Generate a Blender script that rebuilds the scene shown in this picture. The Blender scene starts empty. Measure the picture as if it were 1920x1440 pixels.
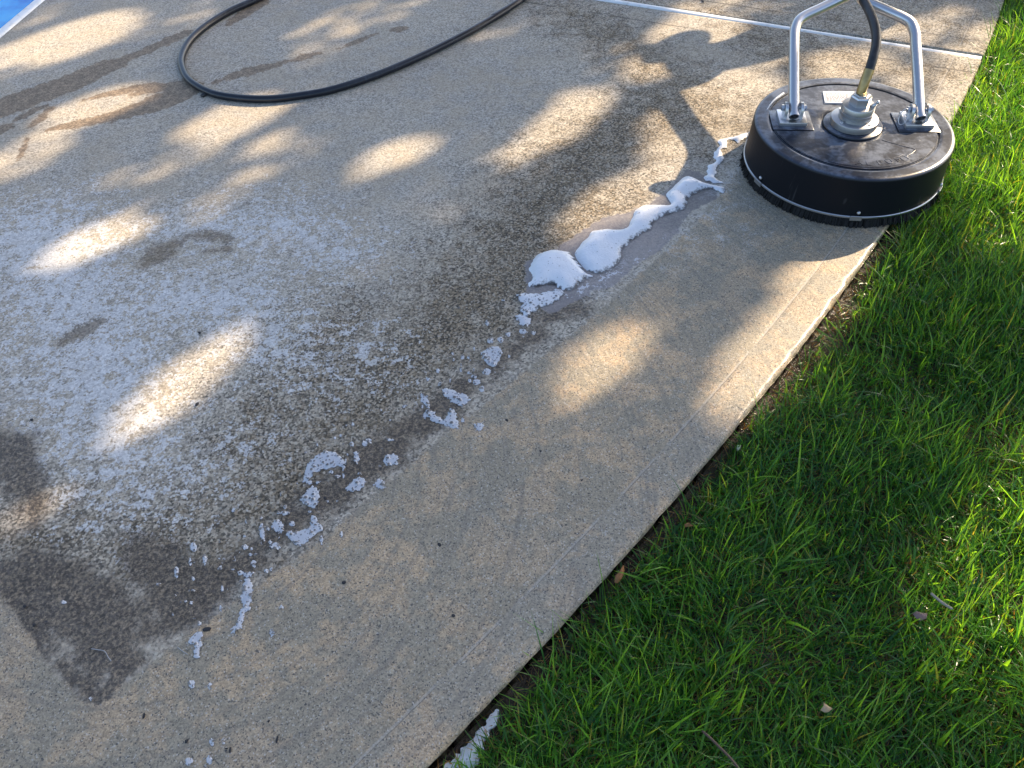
import bpy, bmesh, math, random
import numpy as np
from mathutils import Vector, Matrix
from mathutils.geometry import delaunay_2d_cdt

rng = np.random.default_rng(7)
random.seed(7)
SC = bpy.context.scene
COL = SC.collection
R_ = math.radians

# ------------------------------------------------------------------ camera
PITCH, ROLL, FPX, CAMH = 0.85334, -0.05466, 1450.0, 1.35
cp, sp, cr, sr = math.cos(PITCH), math.sin(PITCH), math.cos(ROLL), math.sin(ROLL)
AX = Vector((cr, sr * sp, sr * cp))
AY = Vector((-sr, cr * sp, cr * cp))
AZ = -Vector((0, cp, -sp))
cam = bpy.data.cameras.new('camera')
cam.sensor_width = 36.0
cam.lens = 36.0 * FPX / 1920.0
cam.clip_start = 0.02
cam.clip_end = 600
camo = bpy.data.objects.new('camera', cam)
COL.objects.link(camo)
M = Matrix((AX, AY, AZ)).transposed().to_4x4()
M.translation = (0, 0, CAMH)
camo.matrix_world = M
SC.camera = camo

# ------------------------------------------------------------------ light
SUN_EL, SUN_AZ = R_(31.0), R_(54.0)
SUNV = Vector((math.cos(SUN_EL) * math.sin(SUN_AZ), math.cos(SUN_EL) * math.cos(SUN_AZ), math.sin(SUN_EL)))
world = bpy.data.worlds.new('World')
SC.world = world
world.use_nodes = True
wn = world.node_tree
wn.nodes.clear()
sky = wn.nodes.new('ShaderNodeTexSky')
sky.sky_type = 'NISHITA'
sky.sun_disc = False
sky.sun_elevation = SUN_EL
sky.sun_rotation = SUN_AZ
sky.air_density = 0.8
sky.dust_density = 1.6
sky.ozone_density = 0.7
bgn = wn.nodes.new('ShaderNodeBackground')
bgn.inputs[1].default_value = 0.14
won = wn.nodes.new('ShaderNodeOutputWorld')
wn.links.new(sky.outputs[0], bgn.inputs[0])
wn.links.new(bgn.outputs[0], won.inputs[0])
sl = bpy.data.lights.new('sun', 'SUN')
sl.energy = 5.0
sl.angle = R_(0.53)
sl.color = (1.0, 0.80, 0.56)
slo = bpy.data.objects.new('sun', sl)
COL.objects.link(slo)
slo.rotation_euler = SUNV.to_track_quat('Z', 'Y').to_euler()
slo.location = (6, 5, 8)
SC.view_settings.view_transform = 'Standard'
SC.view_settings.look = 'None'
SC.view_settings.exposure = 1.25
SC.view_settings.gamma = 1.0


# ------------------------------------------------------------------ ground tracing
def rays(P):
    P = np.atleast_2d(np.asarray(P, float))
    x = (P[:, 0] - 960) / FPX
    y = -(P[:, 1] - 720) / FPX
    x, y = cr * x - sr * y, sr * x + cr * y
    return np.stack([x, cp + y * sp, -sp + y * cp], 1)


def G(P, z=0.0):
    """traced photograph points -> real points on the level z"""
    r = rays(P)
    t = (z - CAMH) / r[:, 2]
    return r[:, :2] * t[:, None]


# ------------------------------------------------------------------ helpers
def tag(o, label=None, cat=None, group=None, kind=None):
    if label: o['label'] = label
    if cat: o['category'] = cat
    if group: o['group'] = group
    if kind: o['kind'] = kind
    return o


def empty(name, loc=(0, 0, 0), rz=0.0):
    o = bpy.data.objects.new(name, None)
    o.location = loc
    o.rotation_euler = (0, 0, rz)
    o.empty_display_size = 0.1
    COL.objects.link(o)
    return o


def link(name, me, mat=None, parent=None, smooth=True):
    if mat: me.materials.append(mat)
    if smooth:
        me.polygons.foreach_set('use_smooth', np.ones(len(me.polygons), dtype=bool))
    o = bpy.data.objects.new(name, me)
    COL.objects.link(o)
    if parent: o.parent = parent
    return o


def mesh_np(name, V, F):
    """F: list of arrays of faces (same n per array)"""
    me = bpy.data.meshes.new(name)
    V = np.asarray(V, np.float32)
    me.vertices.add(len(V))
    me.vertices.foreach_set('co', V.ravel())
    tot = np.concatenate([np.full(len(f), f.shape[1], np.int32) for f in F])
    idx = np.concatenate([f.ravel() for f in F]).astype(np.int32)
    me.loops.add(len(idx))
    me.loops.foreach_set('vertex_index', idx)
    me.polygons.add(len(tot))
    st = np.concatenate([[0], np.cumsum(tot)[:-1]]).astype(np.int32)
    me.polygons.foreach_set('loop_start', st)
    me.polygons.foreach_set('loop_total', tot)
    me.update(calc_edges=True)
    me.validate()
    return me


def bm_obj(name, bm, mat, parent=None, smooth=True, auto=None):
    me = bpy.data.meshes.new(name)
    bm.normal_update()
    bm.to_mesh(me)
    bm.free()
    o = link(name, me, mat, parent, smooth)
    if auto is not None:
        me.set_sharp_from_angle(angle=R_(auto))
    return o


def lathe(bm, prof, n=96, cx=0.0, cy=0.0, closed=False):
    rings = []
    for r, z in prof:
        if r < 1e-6:
            rings.append([bm.verts.new((cx, cy, z))])
        else:
            rings.append([bm.verts.new((cx + r * math.cos(2 * math.pi * k / n), cy + r * math.sin(2 * math.pi * k / n), z)) for k in range(n)])
    pairs = list(zip(rings[:-1], rings[1:]))
    if closed: pairs.append((rings[-1], rings[0]))
    for a, b in pairs:
        for k in range(n):
            k2 = (k + 1) % n
            if len(a) == 1 and len(b) == 1: continue
            if len(a) == 1: bm.faces.new((a[0], b[k], b[k2]))
            elif len(b) == 1: bm.faces.new((a[k], b[0], a[k2]))
            else: bm.faces.new((a[k], b[k], b[k2], a[k2]))
    bmesh.ops.recalc_face_normals(bm, faces=bm.faces)


def spline(pts, n=8):
    """Catmull-Rom through 3-D points"""
    P = [Vector(p) for p in pts]
    P = [P[0] * 2 - P[1]] + P + [P[-1] * 2 - P[-2]]
    out = []
    for i in range(1, len(P) - 2):
        for k in range(n):
            t = k / n
            a, b, c, d = P[i - 1], P[i], P[i + 1], P[i + 2]
            out.append(0.5 * ((2 * b) + (c - a) * t + (2 * a - 5 * b + 4 * c - d) * t * t + (3 * b - a - 3 * c + d) * t ** 3))
    out.append(P[-2])
    return out


def tube(bm, pts, rad, n=16, cap=True, inner=None):
    pts = [Vector(p) for p in pts]
    rads = rad if isinstance(rad, (list, tuple)) else [rad] * len(pts)
    T0 = (pts[1] - pts[0]).normalized()
    nrm = T0.orthogonal().normalized()
    rings = []
    for i, p in enumerate(pts):
        T = (pts[min(i + 1, len(pts) - 1)] - pts[max(i - 1, 0)]).normalized()
        nrm = (nrm - T * nrm.dot(T)).normalized()
        B = T.cross(nrm)
        rings.append([bm.verts.new(p + (nrm * math.cos(2 * math.pi * k / n) + B * math.sin(2 * math.pi * k / n)) * rads[i]) for k in range(n)])
    for a, b in zip(rings[:-1], rings[1:]):
        for k in range(n):
            bm.faces.new((a[k], a[(k + 1) % n], b[(k + 1) % n], b[k]))
    if inner:   # hollow start: a bore running back into the tube
        T = (pts[1] - pts[0]).normalized()
        ri, dep = inner
        cen = pts[0]
        r1 = [bm.verts.new(cen + (v.co - cen) * (ri / rads[0])) for v in rings[0]]
        r2 = [bm.verts.new(v.co + T * dep) for v in r1]
        for k in range(n):
            k2 = (k + 1) % n
            bm.faces.new((rings[0][k2], rings[0][k], r1[k], r1[k2]))
            bm.faces.new((r1[k2], r1[k], r2[k], r2[k2]))
        bm.faces.new(r2)
    elif cap:
        bm.faces.new(list(reversed(rings[0])))
    if cap:
        bm.faces.new(rings[-1])
    return rings


def box(bm, lo, hi, bev=0.0, seg=2):
    r = bmesh.ops.create_cube(bm, size=1.0)
    vs = r['verts']
    for v in vs:
        v.co = Vector([lo[i] + (v.co[i] + 0.5) * (hi[i] - lo[i]) for i in range(3)])
    if bev:
        es = list({e for v in vs for e in v.link_edges})
        bmesh.ops.bevel(bm, geom=es, offset=bev, segments=seg, profile=0.5, affect='EDGES')


# ------------------------------------------------------------------ node helper
class NT:
    def __init__(s, name):
        s.m = bpy.data.materials.new(name)
        s.m.use_nodes = True
        s.t = s.m.node_tree
        s.t.nodes.clear()
        s.out = s.n('ShaderNodeOutputMaterial')
        s.b = s.n('ShaderNodeBsdfPrincipled')
        s.l(s.b.outputs[0], s.out.inputs[0])

    def n(s, t, **k):
        x = s.t.nodes.new(t)
        for a, v in k.items(): setattr(x, a, v)
        return x

    def l(s, a, b): s.t.links.new(a, b)

    def put(s, sock, v):
        if isinstance(v, bpy.types.NodeSocket): s.l(v, sock)
        elif isinstance(v, (tuple, list)) and len(v) == 3 and sock.type == 'RGBA': sock.default_value = (*v, 1)
        else: sock.default_value = v

    def P(s, **k):
        for a, v in k.items(): s.put(s.b.inputs[a.replace('_', ' ')], v)

    def math(s, op, a, b=0.0, c=0.0, clamp=False):
        x = s.n('ShaderNodeMath', operation=op, use_clamp=clamp)
        for i, v in enumerate((a, b, c)): s.put(x.inputs[i], v)
        return x.outputs[0]

    def add(s, a, b): return s.math('ADD', a, b)
    def mul(s, a, b): return s.math('MULTIPLY', a, b)
    def sub(s, a, b): return s.math('SUBTRACT', a, b)

    def mix(s, f, a, b, mode='MIX'):
        x = s.n('ShaderNodeMix', data_type='RGBA', blend_type=mode)
        s.put(x.inputs[0], f); s.put(x.inputs[6], a); s.put(x.inputs[7], b)
        return x.outputs[2]

    def fmix(s, f, a, b):
        x = s.n('ShaderNodeMix', data_type='FLOAT')
        s.put(x.inputs[0], f); s.put(x.inputs[2], a); s.put(x.inputs[3], b)
        return x.outputs[0]

    def smooth(s, v, lo, hi, a=0.0, b=1.0):
        x = s.n('ShaderNodeMapRange', interpolation_type='SMOOTHSTEP')
        s.put(x.inputs[0], v); s.put(x.inputs[1], lo); s.put(x.inputs[2], hi); s.put(x.inputs[3], a); s.put(x.inputs[4], b)
        return x.outputs[0]

    def lin(s, v, lo, hi, a=0.0, b=1.0):
        x = s.n('ShaderNodeMapRange')
        s.put(x.inputs[0], v); s.put(x.inputs[1], lo); s.put(x.inputs[2], hi); s.put(x.inputs[3], a); s.put(x.inputs[4], b)
        return x.outputs[0]

    def coord(s):
        return s.n('ShaderNodeTexCoord').outputs['Object']

    def mapping(s, v, scale=(1, 1, 1), rot=(0, 0, 0)):
        x = s.n('ShaderNodeMapping')
        s.l(v, x.inputs[0])
        x.inputs['Scale'].default_value = scale
        x.inputs['Rotation'].default_value = rot
        return x.outputs[0]

    def noise(s, v, scale, detail=2.0, rough=0.5, dist=0.0, col=False):
        x = s.n('ShaderNodeTexNoise')
        s.l(v, x.inputs['Vector'])
        x.inputs['Scale'].default_value = scale
        x.inputs['Detail'].default_value = detail
        x.inputs['Roughness'].default_value = rough
        x.inputs['Distortion'].default_value = dist
        return x.outputs['Color' if col else 'Fac']

    def vor(s, v, scale, out='Distance', feature='F1', rand=1.0):
        x = s.n('ShaderNodeTexVoronoi', feature=feature)
        s.l(v, x.inputs['Vector'])
        x.inputs['Scale'].default_value = scale
        x.inputs['Randomness'].default_value = rand
        return x.outputs[out]

    def sep(s, c):
        x = s.n('ShaderNodeSeparateColor'); s.l(c, x.inputs[0]); return x.outputs

    def attr(s, name):
        return s.n('ShaderNodeAttribute', attribute_name=name).outputs['Fac']

    def scale(s, col, f):
        x = s.n('ShaderNodeVectorMath', operation='SCALE')
        s.put(x.inputs[0], col); s.put(x.inputs[3], f)
        return x.outputs[0]

    def bump(s, h, strength=0.5, dist=0.002, nrm=None):
        x = s.n('ShaderNodeBump')
        s.put(x.inputs['Strength'], strength); x.inputs['Distance'].default_value = dist
        s.l(h, x.inputs['Height'])
        if nrm: s.l(nrm, x.inputs['Normal'])
        s.l(x.outputs[0], s.b.inputs['Normal'])
        return x.outputs[0]


# ------------------------------------------------------------------ layout of the slab
EC = np.array([0.00636137, -0.12072924, 1.15818939, -0.57919955])   # slab edge x(y)


def EX(y): return np.polyval(EC, y)


JM, JT = -0.514, 3.4486        # joint: y = JT + JM*x
ey = np.linspace(-2.5, 7.0, 1600)
EDGE = np.stack([EX(ey), ey], 1)


def edge_dist(P):
    """distance from P to the slab edge (positive inside the slab)"""
    out = np.empty(len(P))
    for i in range(0, len(P), 4000):
        q = P[i:i + 4000]
        d2 = (q[:, None, 0] - EDGE[None, ::4, 0]) ** 2 + (q[:, None, 1] - EDGE[None, ::4, 1]) ** 2
        k = np.argmin(d2, 1) * 4
        best = None
        for o in (-4, 0):
            a = EDGE[np.clip(k + o, 0, len(EDGE) - 5)]
            b = EDGE[np.clip(k + o + 4, 4, len(EDGE) - 1)]
            ab = b - a
            t = np.clip(((q - a) * ab).sum(1) / (ab * ab).sum(1), 0, 1)
            d = np.hypot(*(q - a - ab * t[:, None]).T)
            best = d if best is None else np.minimum(best, d)
        out[i:i + 4000] = np.where(q[:, 0] <= EX(q[:, 1]), best, -best)
    return out


def poly_sd(P, poly):
    """signed distance to a polygon, positive inside"""
    poly = np.asarray(poly, float)
    d = np.full(len(P), 1e9)
    ins = np.zeros(len(P), bool)
    for i in range(len(poly)):
        a, b = poly[i], poly[(i + 1) % len(poly)]
        ab = b - a
        t = np.clip(((P - a) @ ab) / max(ab @ ab, 1e-12), 0, 1)
        d = np.minimum(d, np.hypot(*(P - a - t[:, None] * ab).T))
        c = (a[1] > P[:, 1]) != (b[1] > P[:, 1])
        if a[1] != b[1]:
            xi = a[0] + (P[:, 1] - a[1]) / (b[1] - a[1]) * (b[0] - a[0])
            ins ^= c & (P[:, 0] < xi)
    return np.where(ins, d, -d)


def line_d(P, pts, w):
    """signed distance (positive inside) to a stroke with a width per point"""
    pts = np.asarray(pts, float)
    best = np.full(len(P), -1e9)
    for i in range(len(pts) - 1):
        a, b = pts[i], pts[i + 1]
        ab = b - a
        t = np.clip(((P - a) @ ab) / (ab @ ab), 0, 1)
        d = np.hypot(*(P - a - t[:, None] * ab).T)
        best = np.maximum(best, w[i] + (w[i + 1] - w[i]) * t - d)
    return best


def px_w(p, w):
    """half width in pixels (vertical) -> metres on the ground"""
    p = np.asarray(p, float)
    q = G(p + [0, 1]) - G(p - [0, 1])
    return np.hypot(q[:, 0], q[:, 1]) / 2 * np.asarray(w) * 0.75


def smooth_noise(P, s, seed):
    r = np.random.default_rng(seed)
    v = np.zeros(len(P))
    for k in range(7):
        a = r.uniform(0, 2 * math.pi); f = s * r.uniform(0.6, 1.8)
        v += np.sin(P[:, 0] * math.cos(a) * f + P[:, 1] * math.sin(a) * f + r.uniform(0, 6.28))
    return v / 7 * 1.4


# ---- slab mesh: rows parallel with the joint, columns from pool to edge
POOL = G([(0, 72), (85, 0)])
pdx = (POOL[1, 0] - POOL[0, 0]) / (POOL[1, 1] - POOL[0, 1])


def pool_x(y): return POOL[0, 0] + (y - POOL[0, 1]) * pdx


def slab_mesh(name, t0, t1, nrow, ncol):
    ts = np.linspace(t0, t1, nrow)
    rows = []
    inset = np.array([0.20, 0.16, 0.13, 0.115, 0.105, 0.0985, 0.094, 0.089, 0.08, 0.07, 0.058, 0.046, 0.036, 0.027, 0.020, 0.0155, 0.012, 0.009, 0.0062, 0.004, 0.0022, 0.0009, 0.0])
    for t in ts:
        x = 0.5
        for _ in range(60): x = 0.6 * x + 0.4 * EX(t + JM * x)
        xr = x
        xl = (POOL[0, 0] + (t - POOL[0, 1]) * pdx) / (1 - JM * pdx) + 0.0
        xl = max(xl, -4.0)
        sl_ = 1.0 / max(0.3, abs(math.sin(math.atan(1 / np.polyval(np.polyder(EC), t + JM * xr)) - math.atan(JM))))
        k = min(sl_, 2.4) * math.cos(math.atan(JM))
        xs = np.concatenate([np.linspace(xl, xr - 0.24 * k, ncol), xr - inset * k])
        rows.append(np.stack([xs, t + JM * xs], 1))
    A = np.array(rows)
    nr, nc = A.shape[:2]
    P = A.reshape(-1, 2)
    ed = edge_dist(P)
    r = np.clip(0.0125 + 0.006 * smooth_noise(P, 60, 91) + 0.004 * smooth_noise(P, 190, 92), 0.006, 0.022)
    dd = np.clip(ed, 0, r)
    z = -(r - np.sqrt(np.maximum(r * r - (r - dd) ** 2, 0)))
    # tooled line along the edge: the strip outside it lies a hair lower
    wob = 0.0012 * np.sin(P[:, 1] * 37) + 0.001 * np.sin(P[:, 0] * 71)
    z -= 0.0022 * np.exp(-((ed - 0.087 + wob) / 0.003) ** 2)
    z += 0.0025 * np.sin(P[:, 0] * 2.1 + 1) * np.sin(P[:, 1] * 1.7)
    V = np.concatenate([P, z[:, None]], 1)
    i = np.arange(nr * nc).reshape(nr, nc)
    F = np.stack([i[:-1, :-1], i[:-1, 1:], i[1:, 1:], i[1:, :-1]], -1).reshape(-1, 4)
    # vertical side and front, back faces down to the soil
    def skirt(ring, V, depth):
        base = len(V)
        W = V[ring].copy()
        W[:, 2] = -depth
        V2 = np.concatenate([V, W])
        k = np.arange(len(ring) - 1)
        f = np.stack([ring[k], base + k, base + k + 1, ring[k + 1]], -1)
        return V2, f
    V, f1 = skirt(i[:, -1], V, 0.11)
    V, f2 = skirt(i[-1, ::-1], V, 0.11)
    V, f3 = skirt(i[0, :], V, 0.11)
    V, f4 = skirt(i[::-1, 0], V, 0.11)
    me = mesh_np(name, V, [F, f1[:, ::-1], f2, f3, f4])
    return me, V


def set_attr(me, name, arr):
    a = me.attributes.new(name, 'FLOAT', 'POINT')
    a.data.foreach_set('value', np.asarray(arr, np.float32))


slab1, SV = slab_mesh('patio_slab', -1.7, JT - 0.0165, 470, 380)
slab2, SV2 = slab_mesh('patio_slab', JT + 0.0165, JT + 3.0, 150, 200)

# boundary between scrubbed strip and untouched concrete, from the machine to the lower left
bnd = [(1480, 268), (1400, 305), (1362, 345), (1300, 425), (1228, 487), (1150, 560), (1092, 612), (1030, 660), (960, 718), (905, 762), (850, 800), (800, 845),
       (745, 893), (690, 938), (640, 980), (590, 1022), (540, 1056), (480, 1100), (425, 1140), (370, 1180), (310, 1222), (255, 1262), (222, 1288),
       (200, 1312), (176, 1322), (150, 1312), (105, 1262), (66, 1210), (40, 1165), (5, 1120), (-80, 1060), (-300, 980)]
bndg = G(bnd)
cl_poly = np.concatenate([bndg, [(-3, 0.9), (-3, -3), (4, -3), (4, 2.0), (1.4, 2.15)]])
P2 = SV[:, :2]
clean = poly_sd(P2, cl_poly)


def g_lines(items, soft):
    v = np.full(len(P2), -1.0)
    for pts, w in items:
        v = np.maximum(v, line_d(P2, G(pts), px_w(pts, w)))
    return np.clip(0.5 + v / (2 * soft), 0, 1)


wet_items = [
    ([(-120, 235), (0, 204), (60, 182), (130, 158), (195, 128), (225, 122)], [26, 24, 24, 22, 18, 10]),
    ([(205, 124), (250, 106), (280, 94), (315, 78), (352, 62)], [11, 8, 8, 9, 7]),
    ([(88, 246), (130, 236), (180, 226), (235, 214), (290, 196), (330, 180), (362, 165)], [5, 9, 11, 14, 20, 22, 14]),
    ([(155, 190), (200, 178), (245, 168), (290, 160)], [3, 7, 9, 6]),
    ([(250, 178), (300, 166), (350, 156)], [6, 10, 12]),
    ([(0, 246), (14, 238), (26, 232)], [10, 9, 4]),
    ([(30, 226), (60, 210), (85, 200)], [4, 7, 4]),
    ([(55, 240), (78, 222), (90, 206)], [3, 6, 6]),
    ([(36, 300), (44, 280), (50, 260)], [3, 5, 3]),
    ([(400, 158), (430, 146), (470, 134), (510, 124), (545, 114)], [3, 7, 11, 8, 4]),
    ([(545, 114), (575, 106), (598, 100)], [4, 8, 4]),
    ([(635, 92), (665, 80), (690, 70), (705, 63)], [2, 5, 5, 2]),
    ([(737, 58), (748, 54), (760, 52)], [4, 7, 4]),
    ([(430, 45), (455, 28), (490, 5)], [5, 8, 9]),
]
wet = g_lines(wet_items, 0.02)
blot_items = [
    ([(118, 640), (150, 622), (182, 604)], [12, 22, 14]),
    ([(276, 492), (300, 474), (330, 456)], [14, 26, 12]),
    ([(345, 445), (390, 440), (425, 448)], [7, 13, 10]),
    ([(390, 470), (430, 466)], [6, 7]),
]
blot = g_lines(blot_items, 0.03)
damp_items = [
    ([(-60, 830), (10, 850), (45, 900), (70, 950), (60, 985)], [70, 60, 45, 36, 20]),
    ([(-40, 1075), (60, 1075), (140, 1130), (200, 1180), (230, 1230)], [50, 75, 95, 100, 70]),
    ([(300, 1060), (360, 1090), (400, 1110)], [60, 70, 30]),
    ([(230, 1200), (310, 1170), (390, 1110), (470, 1040), (540, 990), (620, 930), (700, 860), (780, 800), (850, 745), (920, 690), (985, 640), (1030, 595)],
     [60, 62, 60, 48, 46, 52, 54, 44, 34, 26, 32, 28]),
    ([(1030, 600), (1060, 580), (1090, 575)], [30, 34, 26]),
]
damp_items.append(([(250, 1030), (300, 1070), (300, 1130), (240, 1150), (170, 1230), (180, 1270)], [40, 55, 60, 60, 60, 45]))
damp_items.append(([(5, 1100), (66, 1185), (150, 1285), (190, 1305), (255, 1235)], [45, 50, 50, 45, 50]))
damp = g_lines(damp_items, 0.07)
dirt_items = [
    ([(640, 640), (560, 760), (480, 880), (400, 960)], [90, 110, 120, 90]),
    ([(1120, 380), (1000, 480), (900, 560), (780, 660), (680, 760), (600, 860), (480, 960), (350, 1010), (200, 1020), (60, 1010)], [70, 90, 110, 120, 130, 130, 130, 120, 100, 80]),
    ([(1250, 200), (1150, 260), (1060, 330), (980, 430), (900, 520)], [60, 70, 80, 80, 90]),
    ([(1060, 20), (1150, 70), (1260, 150), (1340, 230)], [20, 30, 40, 50]),
    ([(1420, 60), (1480, 110), (1540, 140)], [25, 30, 25]),
    ([(1480, 90), (1700, 130), (1790, 140)], [18, 25, 18]),
]
dirt = g_lines(dirt_items, 0.22)
pale_items = [
    ([(60, 450), (140, 560), (180, 680), (200, 780), (230, 860), (270, 930)], [120, 120, 150, 140, 120, 50]),
    ([(300, 560), (420, 560), (520, 640), (600, 690)], [100, 110, 90, 50]),
    ([(330, 430), (520, 420), (640, 480)], [60, 80, 60]),
    ([(640, 640), (680, 660), (720, 690)], [40, 45, 25]),
    ([(300, 880), (380, 870), (460, 830)], [60, 55, 30]),
    ([(200, 960), (270, 970), (320, 960)], [25, 40, 20]),
]
pale = g_lines(pale_items, 0.22)
film_poly = G([(1290, 316), (1262, 342), (1236, 366), (1216, 384), (1180, 396), (1130, 408), (1098, 428), (1060, 452), (1040, 470), (985, 490), (985, 560), (1030, 590), (1060, 578), (1110, 548),
               (1150, 540), (1200, 492), (1240, 470), (1268, 440), (1290, 400), (1350, 370), (1330, 330)])
film = np.clip(0.5 + poly_sd(P2, film_poly) / 0.05, 0, 1)
swirl = np.clip(0.5 + poly_sd(P2, G([(1290, 375), (1340, 330), (1390, 300), (1400, 380), (1440, 430), (1400, 470), (1330, 470), (1240, 520), (1180, 560), (1130, 580), (1100, 560), (1170, 500), (1250, 440)])) / 0.1, 0, 1)
soap = g_lines([([(1060, 560), (1085, 545), (1120, 530), (1170, 503), (1215, 468), (1240, 452)], [14, 18, 20, 16, 12, 6]), ([(975, 600), (985, 625), (975, 640)], [10, 12, 8]), ([(1340, 352), (1370, 340), (1385, 310)], [10, 8, 6]), ([(920, 665), (945, 680), (930, 700)], [10, 12, 8]), ([(1090, 575), (1130, 552), (1150, 540)], [8, 10, 5]),
    ([(840, 745), (890, 720), (905, 735)], [10, 10, 8]), ([(560, 990), (500, 1010), (430, 1050), (380, 1040)], [12, 16, 14, 14]), ([(600, 900), (640, 900), (650, 880)], [10, 10, 8]), ([(575, 960), (600, 955), (612, 930)], [8, 10, 8]), ([(700, 880), (730, 880), (755, 850)], [8, 12, 8]), ([(440, 1090), (455, 1150), (425, 1195)], [8, 8, 6]), ([(520, 1010), (545, 1030), (575, 1030)], [8, 9, 8]), ([(330, 1060), (370, 1045), (390, 1065)], [9, 10, 8])], 0.04)
ned1 = edge_dist(P2)
for n_, a_ in (('clean', clean), ('wet', wet), ('blot', blot), ('damp', damp), ('dirt', dirt), ('pale', pale), ('film', film), ('swirl', swirl), ('soap', soap), ('edge_d', ned1)):
    set_attr(slab1, n_, a_)
set_attr(slab1, 'joint_d', (JT + JM * P2[:, 0] - P2[:, 1]) / math.hypot(1, JM))
Q2 = SV2[:, :2]
for n_, v_ in (('clean', -1.0), ('wet', 0.0), ('blot', 0.0), ('damp', 0.0), ('dirt', 0.45), ('pale', 0.25), ('film', 0.0), ('swirl', 0.0), ('soap', 0.0)):
    set_attr(slab2, n_, np.full(len(SV2), v_))
set_attr(slab2, 'edge_d', edge_dist(Q2))
set_attr(slab2, 'joint_d', -(JT + JM * Q2[:, 0] - Q2[:, 1]) / math.hypot(1, JM))


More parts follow.
